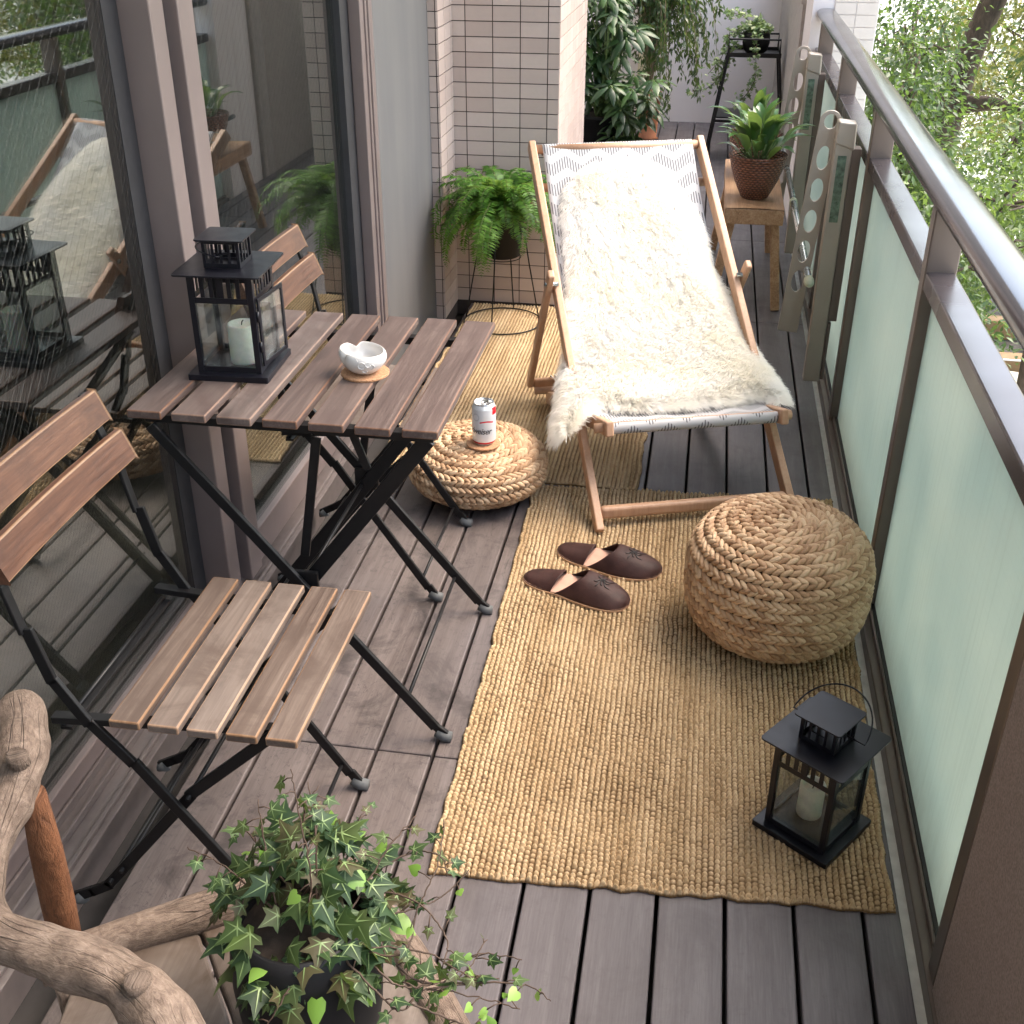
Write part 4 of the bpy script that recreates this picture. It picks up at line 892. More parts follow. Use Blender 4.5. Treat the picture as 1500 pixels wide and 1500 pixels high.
# ================================================================ IVY IN THE BLACK POT
iv=empty('potted_ivy',(-.352,.782,.4215)); tag(iv,'trailing ivy in a matte black pot on the rustic wooden chair','potted plant')
pot(iv,[(.0001,.0),(.062,0),(.070,.004),(.0775,.05),(.0805,.10),(.079,.145),(.073,.175),(.066,.188),(.0625,.188),(.064,.175),(.070,.145),(.070,.12)],M['black_pot'],.067,.165)
O=V([-.352,.782,.4215])
stems=[[(-.348,.762,.6),(-.33,.765,.68),(-.343,.786,.74),(-.356,.811,.78)],
[(-.33,.765,.62),(-.334,.799,.70),(-.350,.834,.745)],
[(-.298,.745,.6),(-.249,.718,.58),(-.228,.715,.57),(-.21,.742,.57),(-.158,.749,.56),(-.112,.743,.56)],
[(-.287,.755,.6),(-.236,.758,.6),(-.231,.80,.62),(-.219,.84,.64),(-.221,.889,.66)],
[(-.31,.814,.62),(-.258,.872,.62),(-.223,.873,.62),(-.215,.865,.60)],
[(-.296,.817,.62),(-.235,.808,.62),(-.197,.783,.6),(-.194,.754,.6)],
[(-.38,.775,.62),(-.44,.802,.64),(-.492,.823,.64)],
[(-.376,.776,.62),(-.395,.809,.68),(-.409,.836,.71)],
[(-.359,.769,.62),(-.323,.842,.66),(-.306,.886,.66)],
[(-.278,.774,.6),(-.215,.749,.57),(-.166,.792,.57),(-.12,.795,.57)],
[(-.223,.723,.57),(-.168,.724,.55),(-.124,.716,.55)],
[(-.37,.80,.62),(-.43,.85,.64),(-.455,.87,.63)],[(-.35,.80,.62),(-.37,.86,.67),(-.36,.885,.69)],[(-.33,.75,.60),(-.345,.70,.585),(-.36,.675,.56)],[(-.30,.78,.62),(-.27,.84,.66),(-.25,.88,.67)],[(-.29,.79,.61),(-.25,.80,.61),(-.215,.835,.60),(-.19,.87,.61)],[(-.28,.76,.60),(-.22,.775,.585),(-.17,.765,.57),(-.14,.775,.56)],[(-.28,.75,.60),(-.235,.735,.58),(-.195,.75,.575),(-.175,.77,.57),(-.16,.81,.575)],[(-.21,.742,.57),(-.15,.765,.565),(-.105,.77,.56),(-.085,.765,.55)]]
b=MB(); LP=[];LD=[];LS=[];LK=[]
for i,st in enumerate(stems):
    sp=spline(st,10)+rng.normal(0,.0006,(len(spline(st,10)),3)); b.tube(sp-O,[.0012*(1-.5*k/len(sp)) for k in range(len(sp))],6)
    sp=sp-O; seglen=np.concatenate([[0],np.cumsum(np.linalg.norm(np.diff(sp,axis=0),axis=1))]); s_=.02
    thin=i in(2,3,4,5,9,10,15,16,17,18)
    while s_<seglen[-1]:
        p=V([np.interp(s_,seglen,sp[:,k]) for k in range(3)]); 
        sd_=rand_unit(1)[0]*V([1,1,.5]); q=p+unit(sd_)*rng.uniform(.008,.018); b.tube([p,(p+q)/2+V([0,0,.002]),q],.0007,5)
        LP.append(q); LD.append(unit(sd_)+V([0,0,-.15])); e=s_/seglen[-1]; LS.append(rng.uniform(.015,.025)*(1-.25*e)); LK.append((2 if (i in(2,9,10,18) and e>.6) else 1 if rng.random()<.1 else 0) if thin or i<2 else (1 if rng.random()<.08 else 0))
        s_+=rng.uniform(.010,.021) if not thin else rng.uniform(.013,.027)
b.build('stem',M['stem'],iv,smooth=True)
for k in range(165):
    a=rng.uniform(0,6.283); r_=.002+.098*rng.random()**.62; z=.198+.055*math.exp(-(r_/.065)**2)*rng.uniform(.3,1.5)-(.022*max(0,r_-.062)/.03)+.022*math.sin(a)
    p=V([math.cos(a)*r_,math.sin(a)*r_+.012,z]); LP.append(p); LD.append(V([math.cos(a),math.sin(a),rng.uniform(-.9,.15)])+rng.normal(0,.45,3)); LS.append(rng.uniform(.021,.037)); LK.append(1 if rng.random()<.07 else 0)
LP=V(LP);LD=V(LD);LS=V(LS);LK=V(LK); up=V([0,-.25,1.])+rng.normal(0,.42,(len(LP),3))
m_=LK==0; leaves('leaf_cluster',iv,LP[m_],LD[m_],up[m_],LS[m_],ITV,ITF,M['ivy'],(IVV,IVF,M['ivy_vein']))
m_=LK>0; leaves('young_leaves',iv,LP[m_],LD[m_],up[m_],LS[m_]*.8,HTV,HTF,M['ivy_lime'])

# ================================================================ RUSTIC CHAIR (lower left)
rc=empty('rustic_armchair',(-.45,.75,0)); tag(rc,'rustic driftwood armchair with a curved branch arm and plank seat','armchair'); O=V([-.45,.75,0])
hoop=[(-.735,.93,.722),(-.703,.885,.718),(-.678,.835,.712),(-.668,.79,.702),(-.655,.735,.695),(-.634,.683,.69),(-.592,.645,.69),(-.53,.632,.69),(-.464,.618,.69),(-.411,.59,.685),(-.374,.553,.675),(-.349,.50,.66),(-.335,.43,.64)]
sp=spline(hoop,8); n=len(sp); rad=np.interp(np.linspace(0,1,n),[0,.03,.12,.2,.3,.42,.55,.7,.85,1],[.018,.026,.029,.026,.019,.019,.023,.027,.029,.026])
rad=rad*(1+.05*np.sin(np.arange(n)*.55)+.03*np.sin(np.arange(n)*1.3+1)); b=MB(); b.tube(sp-O,rad,24,bump=.07,seed=3); tube_uv(b.build('arm_branch',M['branch'],rc,smooth=True,subsurf=1),24,n,1.0)
for p,q in(((-.672,.828,.72),(-.664,.818,.748)),((-.432,.604,.70),(-.428,.596,.722))):
    b=MB(); b.tube([V(p)-O,V(q)-O-V([0,0,.002]),V(q)-O],[.0125,.0118,.009],16,bump=.06); tube_uv(b.build('peg',M['branch'],rc,smooth=True),16,3,.1)
b=MB(); b.tube(V([(-.652,.812,.70),(-.668,.828,.60),(-.678,.836,.50),(-.686,.84,.40)])-O,[.014,.0185,.0195,.018],18,bump=.05); tube_uv(b.build('spindle',M['rust_branch'],rc,smooth=True),18,4,.4)
b=MB(); b.tube(V([(-.43,.602,.70),(-.436,.615,.55),(-.44,.625,.40)])-O,[.014,.018,.018],16,bump=.05); tube_uv(b.build('spindle',M['rust_branch'],rc,smooth=True),16,3,.4)
b=MB(); b.tube(spline([(-.70,.805,.425),(-.62,.862,.428),(-.55,.905,.428),(-.47,.962,.425),(-.40,1.0,.42)],6)-O,[.024]*25,20,bump=.06,seed=5); tube_uv(b.build('seat_rail',M['branch'],rc,smooth=True),20,25,.5)
b=MB(); b.tube(spline([(-.39,1.02,.41),(-.30,.93,.41),(-.215,.83,.41),(-.13,.72,.41)],6)-O,[.022]*19,18,bump=.06,seed=8); tube_uv(b.build('seat_rail',M['branch'],rc,smooth=True),18,19,.5)
# seat planks along the view, with a split between them
def plank(P4,z,t,nm):
    b=MB(); v=[(x,y,z-t) for x,y in P4]+[(x,y,z) for x,y in P4]; k=len(P4); b.add(V(v)-O,[tuple(range(k))[::-1],tuple(range(k,2*k))]+[(i,(i+1)%k,k+(i+1)%k,k+i) for i in range(k)]); o=b.build(nm,M['plank_wood'],rc,bevel=.004,seg=3); return o
plank([(-.66,.83),(-.555,.896),(-.535,.885),(-.502,.84),(-.47,.80),(-.445,.765),(-.41,.70),(-.37,.60),(-.62,.60)],.42,.028,'seat_plank')
plank([(-.551,.9),(-.42,.985),(-.36,.97),(-.33,.78),(-.30,.60),(-.365,.60),(-.405,.70),(-.44,.765),(-.465,.80),(-.497,.84),(-.53,.885)],.421,.028,'seat_plank')
plank([(-.355,.97),(-.30,.915),(-.215,.815),(-.19,.74),(-.22,.60),(-.295,.60),(-.325,.78)],.418,.028,'seat_plank')
for x,y in((-.66,.80),(-.40,1.0),(-.16,.75),(-.44,.56)):
    b=MB(); b.tube(V([(x,y,.415),(x*1.01,y*1.01,.2),(x*1.02,y*1.02,.0)])-O,[.02,.022,.021],14,bump=.05); tube_uv(b.build('leg',M['branch'],rc,smooth=True),14,3,.5)

# ================================================================ FERN ON ITS WIRE STAND
fs=empty('plant_stand',(-.737,4.215,.0115)); tag(fs,'thin black wire ring stand holding the fern pot','plant stand')
def ring(b,r_,z,rr=.003): b.tube([(r_*math.cos(a),r_*math.sin(a),z) for a in np.linspace(0,2*math.pi,49)],rr,6,cap=False)
b=MB(); ring(b,.152,.003); ring(b,.086,.37); ring(b,.07,.262,.002)
for k in range(4):
    a=math.radians(-97+90*k); b.tube([(.152*math.cos(a),.152*math.sin(a),.003),(.105*math.cos(a),.105*math.sin(a),.25),(.086*math.cos(a),.086*math.sin(a),.37)],.0026,6)
b.build('wire_frame',BM,fs,smooth=True)
fn=empty('potted_fern',(-.737,4.205,.281)); tag(fn,'bushy green Boston fern in a black pot on the wire stand','potted plant')
pot(fn,[(.0001,0),(.062,0),(.068,.004),(.083,.13),(.0885,.134),(.0885,.158),(.084,.158),(.080,.13)],M['black_pot'],.08,.135)
pin=V([(0,0,0),(.16,.35,.02),(0,1,-.08),(-.16,.35,.02)]); pf=V([(0,1,2,3)])
fp=[];fd=[];fu=[];fz_=[]; b=MB()
for k in range(112):
    az=rng.uniform(0,6.283); el=rng.uniform(.15,1.5); L=rng.uniform(.25,.42)*(1.0 if el<1.1 else .8)
    if k<4: az=[-2.7,-2.3,-1.5,-.5][k]; el=[.35,.2,.5,.3][k]; L=[.36,.38,.30,.36][k]
    n=16; p=V([math.cos(az)*.02,math.sin(az)*.02,.15]); e=el+.25; pts=[p]
    for i in range(n):
        st=L/n; d=V([math.cos(az)*math.cos(e),math.sin(az)*math.cos(e),math.sin(e)]); p=p+d*st
        # keep off the pillar and the wall
        if p[1]>.185: p[1]=.185
        if p[0]<-.235: p[0]=-.235
        pts.append(p); e-= (.085+.10*rng.random())*(1.4 if i>5 else .8)
    pts=V(pts); b.tube(pts,[.0012*(1-.7*i/n) for i in range(n+1)],4)
    dd=np.gradient(pts,axis=0); dd/=np.linalg.norm(dd,axis=1)[:,None]
    m=34
    for j in range(m):
        t=.10+.9*j/m; x=t*n; i=min(int(x),n-1); q=pts[i]*(1-(x-i))+pts[i+1]*(x-i); d=dd[i]; hor=np.cross(d,[0,0,1.]); hn=np.linalg.norm(hor); hor=hor/hn if hn>.1 else V([math.sin(az),-math.cos(az),0]); nr_=np.cross(hor,d)
        ln=.036*math.sin(math.pi*min(1,(t*.88+.12)))**.7+.004
        for sg in(-1,1): fp.append(q); fd.append(hor*sg+d*.30+V([0,0,-.15])+rng.normal(0,.10,3)); fu.append(nr_+rng.normal(0,.15,3)); fz_.append(ln*rng.uniform(.85,1.1))
b.build('frond_stems',M['fern_stem'],fn)
X,Y,Z=frames(V(fd),V(fu)); sz=V(fz_); v,f=scatter(pin,pf,V(fp),X,Y,Z,np.stack([sz*.9,sz,sz],1)); npmesh('fronds',v,f,M['fern'],fn)

# ================================================================ BENCH WITH BASKET PLANTS
bn=empty('wooden_bench',(.207,4.98,0)); tag(bn,'narrow rustic wooden bench carrying two basket planters','bench')
b=MB(); nx,ny=14,60; P=[]
for i in range(nx):
    row=[]
    for j in range(ny):
        x=-.115+.23*i/(nx-1); y=-.44+.88*j/(ny-1); row.append((x,y,.415+.0016*math.sin(x*330+3*math.sin(y*6))+.0008*math.sin(y*40)))
    P.append(row)
b.lim((-.115,-.44,.352),(.115,.44,.4125)); b.grid(V(P)); b.build('seat',M['stool_wood'],bn,bevel=.004)
for sx,sy,o in((-1,-1,-.05),(1,-1,.03),(-1,1,-.05),(1,1,.03)):
    b=MB(); b.bar((sx*.085,sy*.37,.355),(sx*.10+o*.8,sy*.415,0),.036,.036,(0,1,0)); b.build('leg',M['stool_wood'],bn,bevel=.005)
s=NT('basket_weave'); t=s.n('ShaderNodeTexCoord'); q=s.n('ShaderNodeSeparateXYZ',{0:t.outputs['Object']}); a_=s.math('ARCTAN2',q.outputs[1],q.outputs[0])
row_=s.math('DIVIDE',q.outputs[2],.0095); ri=s.math('FLOOR',row_); ph=s.math('MULTIPLY',ri,math.pi); wv=s.math('SINE',s.math('ADD',s.math('MULTIPLY',a_,30.),ph)); rw=s.math('SINE',s.math('MULTIPLY',s.math('FRACT',row_),math.pi)); hgt=s.math('MULTIPLY',s.math('MULTIPLY_ADD',wv,.35,.65),rw)
n=s.noise(t.outputs['Object'],50,4); s.P(Base_Color=s.ramp(s.math('ADD',s.math('MULTIPLY',hgt,.6),s.math('MULTIPLY',n,.4)),[(.2,(.03,.010,.006)),(.45,(.13,.045,.022)),(.72,(.30,.125,.065))]),Roughness=.45); s.bump(hgt,1.,.006); M['basket']=s.m
blade=[];bf=[];NB=9
for i in range(NB):
    t=i/(NB-1); w_=.13*math.sin(math.pi*min(1,t**.8))**.8+.004; z=.30*math.sin(t*2.1)-.28*t*t
    for k,xx in enumerate((-1,-.5,0,.5,1)): blade.append((xx*w_,t,z+.05*abs(xx)*math.sin(math.pi*t)+.012*math.sin(t*18+k)*abs(xx)))
for i in range(NB-1):
    for k in range(4): bf.append((i*5+k,i*5+k+1,(i+1)*5+k+1,(i+1)*5+k))
blade=V(blade);bf=V(bf)
def basket_plant(loc,label,nl,seed,hgt_):
    r=empty('basket_planter',loc); tag(r,label,'potted plant'); 
    b=MB(); b.lathe([(.0001,.002),(.048,0),(.056,.006),(.085,.065),(.104,.12),(.110,.155),(.113,.165),(.108,.168),(.103,.155),(.098,.13)],64); b.build('basket',M['basket'],r,smooth=True)
    b=MB()
    for zz in(.160,.168): b.tube([(.111*math.cos(a),.111*math.sin(a),zz+.0015*math.sin(a*40)) for a in np.linspace(0,2*math.pi,121)],.0042,6,cap=False)
    b.build('basket_rim',M['basket'],r,smooth=True)
    b=MB(); b.lathe([(.098,.135),(.0001,.14)],24); b.build('soil',M['soil'],r)
    pos=[];dr_=[];up_=[];sz=[];b=MB()
    for k in range(nl):
        az=rng.uniform(0,6.283); el=rng.uniform(.35,1.45); sl=rng.uniform(.3,1)*hgt_; base=V([math.cos(az)*.02,math.sin(az)*.02,.14]); d=V([math.cos(az)*math.cos(el),math.sin(az)*math.cos(el),math.sin(el)]); tip=base+d*sl*.6
        b.tube([base,tip],.0022,5); pos.append(tip); dr_.append(d*V([1,1,.75])); up_.append(V([-math.cos(az)*math.sin(el),-math.sin(az)*math.sin(el),math.cos(el)+.2])); sz.append(rng.uniform(.10,.17))
    b.build('stalks',M['green_stem'],r,smooth=True); X,Y,Z=frames(V(dr_),V(up_)); sz=V(sz); v,f=scatter(blade,bf,V(pos),X,Y,Z,np.stack([sz*1.25,sz,sz],1)); npmesh('leaves',v,f,M['lily'],r,smooth=True); return r
basket_plant((.207,4.72,.4175),'glossy peace lily in the nearer brown woven basket on the bench',46,1,.18)
basket_plant((.205,5.16,.4175),'leafy plant in the farther woven basket, half hidden behind the peace lily',18,2,.15)

# ================================================================ BLACK PLANT STAND AT THE FAR END
ps=empty('plant_stand',(.235,7.5,0)); tag(ps,'tall black metal tray stand with a lower shelf by the far wall','plant stand')
b=MB(); b.lim((-.155,-.15,.60),(.155,.15,.606))
for a_,c_ in(((-.16,-.155,.60),(.16,-.15,.625)),((-.16,.15,.60),(.16,.155,.625)),((-.16,-.149,.60),(-.155,.149,.625)),((.155,-.149,.60),(.16,.149,.625))): b.lim(a_,c_)
b.tube([(-.15,-.15,.625),(-.15,-.15,.70),(.15,-.15,.70),(.15,-.15,.625)],.006,8); b.tube([(-.15,.15,.625),(-.15,.15,.70),(.15,.15,.70),(.15,.15,.625)],.006,8); b.build('tray',BM,ps,smooth=False)
b=MB(); b.lim((-.19,-.16,.25),(.19,.16,.258)); b.bar((-.20,-.165,.235),(.20,-.165,.235),.015,.015); b.build('shelf',BM,ps)
for sx in(-1,1):
    for sy in(-1,1):
        b=MB(); b.bar((sx*.15,sy*.145,.60),(sx*.235,sy*.18,.0),.016,.016); b.build('leg',BM,ps)
iv2=empty('potted_ivy',(.245,7.50,.6065)); tag(iv2,'trailing variegated ivy in a round black pot on the tall black stand','potted plant')
pot(iv2,[(.0001,0),(.05,0),(.072,.02),(.082,.06),(.080,.10),(.075,.12),(.070,.12),(.074,.09)],M['black_pot'],.07,.105)
M['ivy2']=leafmat('variegated_ivy',[(.2,(.05,.10,.035)),(.5,(.12,.20,.07)),(.8,(.32,.38,.2))],.45,.3)
pp=[];b=MB()
for st in ([(0,0,.12),(-.09,-.03,.10),(-.15,-.05,-.02),(-.20,-.06,-.13),(-.27,-.06,-.20),(-.36,-.06,-.22)],[(0,0,.12),(-.10,0,.14),(-.17,-.02,.08),(-.20,-.03,-.03),(-.27,-.04,-.12)],[(0,0,.12),(-.08,0,.20),(-.17,0,.22),(-.19,0,.21)],[(0,0,.1),(0,-.08,.12),(.0,-.17,.02),(.01,-.18,-.12),(-.04,-.18,-.22),(-.09,-.18,-.26)]):
    sp=spline(st,8); b.tube(sp,.002,5)
    for k,q in enumerate(sp):
        for _ in range(4 if k<len(sp)*.75 else 2): pp.append(q+rng.normal(0,.017,3))
for _ in range(190):
    a=rng.uniform(0,6.283); r_=.085*rng.random()**.5; pp.append(V([math.cos(a)*r_,math.sin(a)*r_,.13+.08*(1-r_/.09)*rng.random()+.01]))
b.build('stem',M['stem'],iv2); pp=V(pp); n=len(pp); leaves('leaf_cluster',iv2,pp,rand_unit(n)*V([1,1,.6]),V([0,-.6,1])+rng.normal(0,.4,(n,3)),rng.uniform(.018,.034,n),ITV,ITF,M['ivy2'])

# ================================================================ BIG PLANTS BEHIND THE PILLAR
lf=[]; lff=[]
for i in range(7):
    t=i/6; w_=.17*math.sin(math.pi*(t*.9+.06))**.9; z=-.38*t*t
    for xx in(-1,0,1): lf.append((xx*w_,t,z-.05*abs(xx)))
for i in range(6):
    for k in(0,1): lff.append((i*3+k,i*3+k+1,(i+1)*3+k+1,(i+1)*3+k))
lf=V(lf);lff=V(lff)
def umbrella_plant(loc,label,stemtops,potr,poth,pm):
    r=empty('umbrella_plant',loc); tag(r,label,'potted plant')
    pot(r,[(.0001,0),(potr*.72,0),(potr*.78,.01),(potr,poth*.93),(potr*1.05,poth*.94),(potr*1.05,poth),(potr*.97,poth),(potr*.94,poth*.9)],pm,potr*.94,poth*.92)
    pos=[];dr_=[];up_=[];sz=[];b=MB()
    for (x,y,z) in stemtops:
        b.tube(spline([(rng.uniform(-.04,.04),rng.uniform(-.04,.04),poth*.9),(x*.5+rng.normal(0,.02),y*.5,z*.6+poth*.3),(x,y,z)],6),.005,6)
        L=rng.uniform(.085,.13); d0=rand_unit(1)[0]*V([.35,.35,0])+V([0,-.25,1.]); d0=unit(d0); e1=unit(np.cross(d0,[1,.3,0])); e2=np.cross(d0,e1); nl=rng.integers(6,9)
        for k in range(nl):
            a=2*math.pi*k/nl+rng.normal(0,.1); q=e1*math.cos(a)+e2*math.sin(a); c0=V([x,y,z])+q*.02; pos.append(c0); dr_.append(q+d0*.05+V([0,0,-.15])); up_.append(d0+rng.normal(0,.1,3)); sz.append(L*rng.uniform(.8,1.1))
    b.build('stem',M['green_stem'],r,smooth=True); X,Y,Z=frames(V(dr_),V(up_)); sz=V(sz); v,f=scatter(lf,lff,V(pos),X,Y,Z,np.stack([sz,sz,sz],1)); npmesh('leaves',v,f,M['umb'],r,smooth=True)
tops=[(rng.uniform(-.20,.20),rng.uniform(-.18,.12),rng.uniform(.28,.95)) for _ in range(74)]
umbrella_plant((-.66,7.45,0),'bushy umbrella plant in a large dark pot, half hidden by the tiled pillar',tops,.17,.24,M['black_pot'])
tops=[(rng.uniform(-.14,.14),rng.uniform(-.12,.08),rng.uniform(.10,.48)) for _ in range(24)]
umbrella_plant((-.46,7.28,0),'low young umbrella plant in front of the terracotta pot',tops,.09,.07,M['black_pot'])
wf=empty('weeping_fig',(-.40,7.95,0)); tag(wf,'tall weeping fig in a terracotta pot before the white far wall','potted plant')
pot(wf,[(.0001,0),(.075,0),(.062,.01),(.078,.26),(.084,.265),(.084,.295),(.076,.295),(.074,.26)],M['terracotta'],.073,.27)
b=MB(); pp=[];dd=[]
for k in range(58):
    az=rng.uniform(0,6.283); top=rng.uniform(.85,1.5); R_b=rng.uniform(.10,.40); x,y=math.cos(az)*R_b,math.sin(az)*R_b
    if k%3==0: x=abs(x)
    st=[(0,0,.3),(x*.15,y*.15,top*.6),(x*.55,y*.55,top),(x*.9,y*.9,top-.15),(x*1.15,y*1.15,top-.15-rng.uniform(.25,.55))]; sp=spline(st,10); b.tube(sp,[.006*(1-.85*i/len(sp)) for i in range(len(sp))],5)
    for i in range(14,len(sp)):
        for _ in range(5): pp.append(sp[i]+rng.normal(0,.012,3)); dd.append((sp[i]-sp[i-1])*20+rng.normal(0,.6,3)+V([0,0,-.6]))
b.build('stem',M['bark_stem'],wf,smooth=True); pp=V(pp);dd=V(dd); n=len(pp)
pp[:,1]=np.minimum(pp[:,1],.5)
lq=V([(0,0,0),(.17,.4,.02),(0,1,-.12),(-.17,.4,.02)]); X,Y,Z=frames(dd,rand_unit(n)+V([0,-.5,.6])); sz=rng.uniform(.035,.055,n); v,f=scatter(lq,V([(0,1,2,3)]),pp,X,Y,Z,np.stack([sz]*3,1)); npmesh('leaves',v,f,M['fig'],wf)

# ================================================================ GARDEN BELOW AND TREES
GZ=-3.6
s=NT('garden_ground'); c=s.co(); n=s.noise(c,1.2,6,.6); n2=s.noise(c,22,4); s.P(Base_Color=s.mix(s.math('MULTIPLY',n2,.3),s.ramp(n,[(.38,(.17,.19,.13)),(.6,(.50,.49,.46))]),(.4,.38,.33)),Roughness=.9)
b=MB(); b.lim((-200,-200,GZ-.2),(200,200,GZ)); o=b.build('ground',s.m); tag(o,'pale paved ground below the balcony','ground',kind='structure')
bl=plain('building_wall',(.5,.48,.46),.9,0,.05,1); b=MB(); b.lim((-5,-2.6,GZ),(.60,-1.75,6)); b.lim((-5,8.72,GZ),(.60,12,4)); b.lim((-5,-1.74,GZ),(.60,8.71,-.22)); b.lim((-5,-1.74,3.06),(.43,6.5,6)); b.lim((-5,4.55,0),(-1.61,8.71,4)); o=b.build('building',bl); tag(o,'pale apartment building that the balcony belongs to','building')
bark=NT('bark'); c=bark.co(scale=(1,1,.25)); n=bark.noise(c,14,6,.7,.6); bark.P(Base_Color=bark.ramp(n,[(.3,(.030,.021,.016)),(.6,(.095,.070,.052)),(.75,(.15,.12,.09))]),Roughness=.9); bark.bump(n,.8,.02); bark=bark.m
leafm=[leafmat('tree_leaf_green',[(.15,(.012,.028,.012)),(.5,(.032,.062,.024)),(.85,(.08,.13,.045))],.4,.35,1.5,(.3,.5,.08)),
       leafmat('tree_leaf_bright',[(.15,(.022,.045,.012)),(.5,(.058,.10,.025)),(.9,(.14,.2,.05))],.4,.35,1.5,(.4,.6,.1)),
       leafmat('tree_leaf_yellow',[(.15,(.04,.07,.015)),(.6,(.10,.13,.03)),(.88,(.26,.22,.05)),(.97,(.4,.15,.02))],.45,.35,1.5,(.5,.5,.1))]
tl4=V([(0,0,0),(.24,.42,.07),(0,1,-.10),(-.24,.42,.07)]); tlf=V([(0,1,2),(0,2,3)])
def tree(x,y,label,trunk,branches,blobs,mat,dens,ls,tr=.13):
    r=empty('garden_tree',(x,y,GZ)); tag(r,label,'tree','trees beyond the balcony railing')
    b=MB(); sp=spline(trunk,6); b.tube(sp-V([x,y,GZ]),np.linspace(tr*1.25,tr*.6,len(sp)),16,bump=.08,seed=int(x*10))
    for br in branches:
        q=spline(br[0],6); b.tube(q-V([x,y,GZ]),np.linspace(br[1],br[1]*.3,len(q)),10,bump=.08)
    b.build('trunk',bark,r,smooth=True)
    P=[];Dr=[]; 
    tw=MB()
    for (cx,cy,cz,rx,ry,rz) in blobs:
        nc=int(dens*2.6*rx*ry*rz*4.19)+8; cc=rand_unit(nc)*(rng.random((nc,1))**(1/2.2))*V([rx,ry,rz])+V([cx,cy,cz])
        for q in cc:
            k=rng.integers(44,90); rr=rng.uniform(.10,.24); p=q+rng.normal(0,1,(k,3))*rr*V([.75,.75,.5]); P.append(p); Dr.append((p-q)/rr+rng.normal(0,.7,(k,3))+V([0,0,-.5]))
            if rng.random()<.5:
                a0=V([cx,cy,cz])+ (q-V([cx,cy,cz]))*.3; tw.tube([a0-V([x,y,GZ]),(a0+q)/2+rng.normal(0,.05,3)-V([x,y,GZ]),q-V([x,y,GZ])],[.010,.007,.003],5)
    tw.build('twigs',bark,r)
    P=np.concatenate(P);Dr=np.concatenate(Dr)
    ok=P[:,0]>.72+0*P[:,1]; P=P[ok];Dr=Dr[ok]; n=len(P); X,Y,Z=frames(Dr,rand_unit(n)*.8+V([0,0,1.])); sz=ls*.74*rng.uniform(.7,1.25,n); v,f=scatter(tl4,tlf,P-V([x,y,GZ]),X,Y,Z,np.stack([sz]*3,1)); npmesh('crown',v,f,mat,r)
    return n
TN=0
TN+=tree(1.75,9.6,'dark-trunked tree with a forked leaning trunk nearest the handrail',[(1.55,9.3,GZ),(1.62,9.4,-1.5),(1.78,9.6,-.3),(1.90,9.6,.35),(2.05,9.6,1.0),(2.1,9.5,2.2)],
  [([(1.74,9.6,-.35),(1.62,9.5,.0),(1.70,9.5,.25),(1.63,9.4,.5)],.055),([(1.85,9.6,.0),(2.1,9.4,.05),(2.4,9.2,.0)],.07),([(2.0,9.6,.8),(1.6,9.2,1.3),(1.2,9.0,1.5)],.06),([(2.1,9.5,1.2),(2.6,9.3,1.6)],.06)],
  [(1.9,9.5,1.75,1.3,.9,.62),(2.65,9.0,1.0,.55,.7,.6),(2.55,8.8,.1,.42,.5,.5),(2.35,8.5,.55,.35,.5,.35),(2.45,8.0,-.35,.4,.5,.35)],leafm[0],15,.075,.125)
TN+=tree(1.6,7.2,'bushy green tree crowding the far half of the railing',[(1.5,7.6,GZ),(1.35,7.5,-1.5),(1.25,7.6,-.4),(1.2,7.7,.6)],[([(1.3,7.5,-.8),(1.7,7.2,-.3)],.04)],
  [(1.25,8.1,.50,.27,.9,.48),(1.22,7.9,.0,.30,.9,.40),(1.45,7.5,-.55,.42,.7,.38),(1.05,7.2,.3,.22,.7,.5),(1.35,8.6,-.35,.5,.7,.45),(1.7,7.6,-.32,.35,.6,.26)],leafm[0],26,.062,.07)
TN+=tree(2.1,6.0,'bright yellow-green tree low beside the middle of the railing',[(2.2,6.2,GZ),(1.95,6.1,-2.0),(1.8,6.0,-.9),(1.75,5.9,-.2)],[([(1.8,6,-.8),(2.2,5.7,-.3)],.04),([(1.8,6,-.9),(1.4,6,-.6)],.035)],
  [(1.5,6.0,-.14,.28,.5,.17),(1.50,6.1,.10,.24,.5,.22),(1.68,6.7,.28,.22,.5,.2),(1.9,6.6,-.1,.4,.6,.3),(1.22,6.6,-.45,.2,.5,.2)],leafm[1],30,.062,.06)
TN+=tree(1.35,3.9,'leafy shrub tree seen between the handrail and the mid rail',[(1.3,4.2,GZ),(1.2,4.4,-2.4),(1.15,4.5,-1.4),(1.1,4.6,-.5)],[],
  [(1.02,5.0,-.45,.26,.75,.28),(1.10,5.6,-.15,.25,.6,.26),(1.15,4.5,-.95,.3,.5,.25)],leafm[0],40,.055,.04)
TN+=tree(5.0,12.5,'tall broad tree standing far beyond the forked one',[(5,12.5,GZ),(5,12.5,0),(4.8,12.4,3)],[],[(4.6,12.5,.8,2.2,1.6,1.5),(4.2,15.5,-.9,1.9,1.6,1.2),(2.7,12.6,.3,.9,.8,.8),(2.9,14.5,-.5,.9,1,.8)],leafm[2],3.6,.095,.16)
TN+=tree(6.5,7.0,'spreading green tree out in the garden beyond the middle railing',[(6.5,7,GZ),(6.4,7,-1),(6.3,7,2)],[],[(6.2,7,.6,1.9,1.8,1.5),(5.4,9.4,.2,1.2,1.2,1.0)],leafm[0],1.5,.10,.16)
TN+=tree(7.5,17,'tallest green tree at the back of the garden',[(7.5,17,GZ),(7.5,17,0),(7.5,17,4)],[],[(7.2,17,0,3,2.4,2.4)],leafm[0],.8,.13,.2)
print('tree leaves',TN)
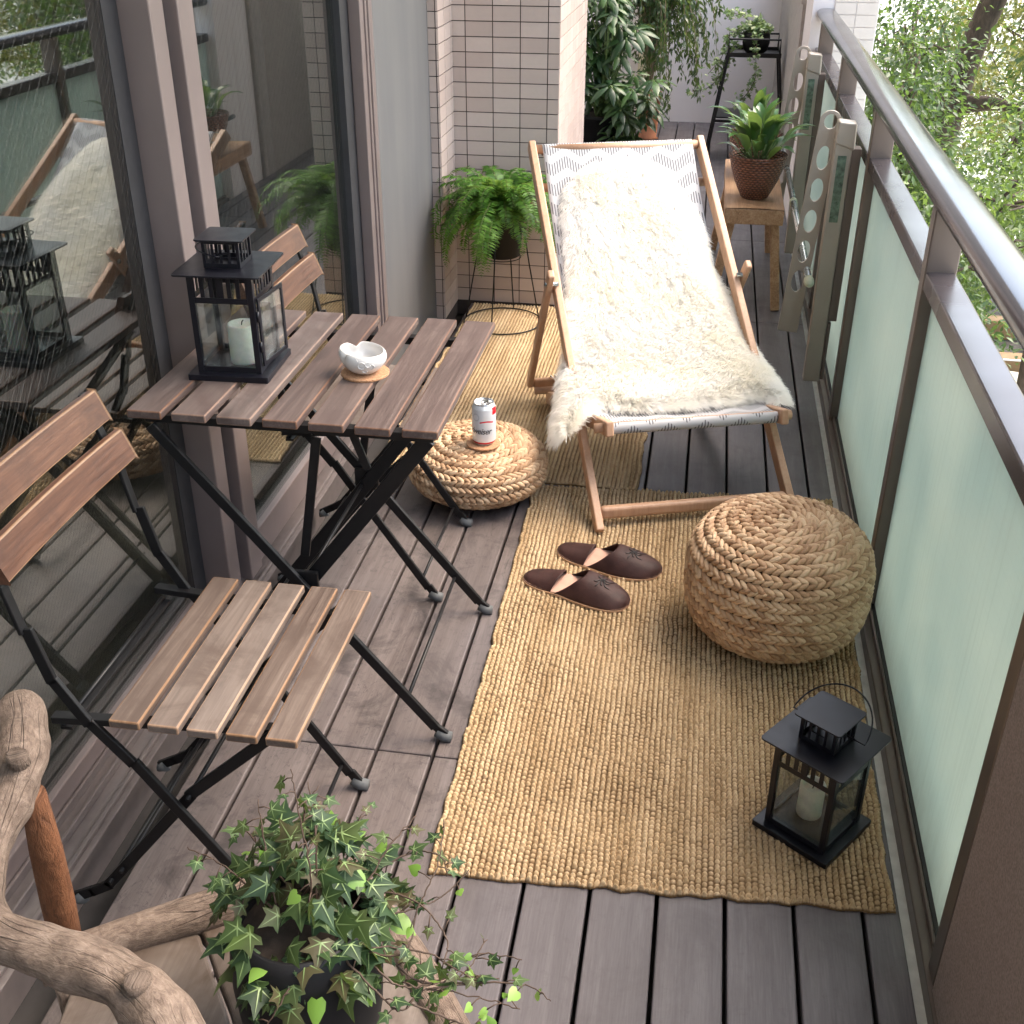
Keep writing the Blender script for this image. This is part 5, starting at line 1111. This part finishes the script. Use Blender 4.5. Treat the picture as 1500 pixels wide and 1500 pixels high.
# garden bed below the near railing
s=NT('garden_soil'); n=s.noise(s.co(),6,5); s.P(Base_Color=s.ramp(n,[(.3,(.045,.04,.035)),(.7,(.16,.14,.125))]),Roughness=.95); s.bump(n,.6,.02)
b=MB(); b.lim((2.6,11.8,GZ+.004),(6.2,17.5,GZ+.05)); o=b.build('garden_bed',s.m); tag(o,'dark planted soil bed in the garden below','soil',kind='structure')
tim=plain('sleeper_timber',(.30,.19,.10),.85,0,.2,8)
for i,(y,lab) in enumerate(((13.0,'nearer weathered timber sleeper edging the garden bed below'),(14.3,'farther weathered timber sleeper in the garden bed below'))):
    b=MB(); b.lim((2.65,y,GZ+.05),(6.1,y+.22,GZ+.30)); o=b.build('timber_sleeper',tim,bevel=.02); tag(o,lab,'sleeper')
b=MB()
for k in range(2): b.tube([(2.5,11.95+k*.5,GZ+.5),(4.2,11.98+k*.5,GZ+.47),(6.2,12.0+k*.5,GZ+.5)],.011,6)
for x in(2.5,6.2): b.lim((x-.03,11.9,GZ),(x+.03,12.6,GZ+.54))
o=b.build('wire_edging',plain('white_wire',(.8,.8,.8),.5)); tag(o,'low white wire edging in front of the garden bed','fence')
sm=plain('pale_stone',(.5,.46,.38),.85,0,.2,6,.2)
for i,(x,y,r_,lab) in enumerate(((3.6,12.65,.20,'pale rounded stone at the left end of the garden bed'),(4.05,12.7,.17,'pale rounded stone at the right end of the garden bed'))):
    b=MB(); P=[]
    for a_ in np.linspace(0,math.pi,12): P.append([(r_*1.4*math.sin(a_)*math.cos(t)*(1+.08*math.sin(3*t+i)),r_*math.sin(a_)*math.sin(t),r_*.6*math.cos(a_)) for t in np.linspace(0,2*math.pi,20,endpoint=False)])
    b.grid(V(P),closed=True); o=b.build('garden_stone',sm,smooth=True); o.location=(x,y,GZ+.14); tag(o,lab,'stone')
n=520; P=np.stack([rng.uniform(2.7,4.6,n),rng.uniform(10.6,12.0,n),GZ+.03+rng.random(n)*.12],1); X,Y,Z=frames(rand_unit(n),V([0,0,1.])+rng.normal(0,.3,(n,3))); sz=rng.uniform(.10,.2,n); v,f=scatter(HTV,HTF,P,X,Y,Z,np.stack([sz]*3,1)); o=npmesh('fallen_leaves',v,f,leafmat('autumn_leaf',[(.2,(.45,.20,.08)),(.5,(.55,.38,.12)),(.8,(.45,.46,.14))],.6,.3)); tag(o,'fallen yellow and orange autumn leaves on the ground','leaves',kind='stuff')
n=2600; P=np.stack([rng.uniform(2.7,6.0,n),rng.uniform(12.7,17,n),GZ+.08+rng.random(n)*.35],1); X,Y,Z=frames(rand_unit(n),V([0,0,1.])+rng.normal(0,.5,(n,3))); sz=rng.uniform(.06,.13,n); v,f=scatter(tl4,tlf,P,X,Y,Z,np.stack([sz]*3,1)); o=npmesh('ground_cover',v,f,leafm[0]); tag(o,'low green ground cover in the garden bed','plants',kind='stuff')
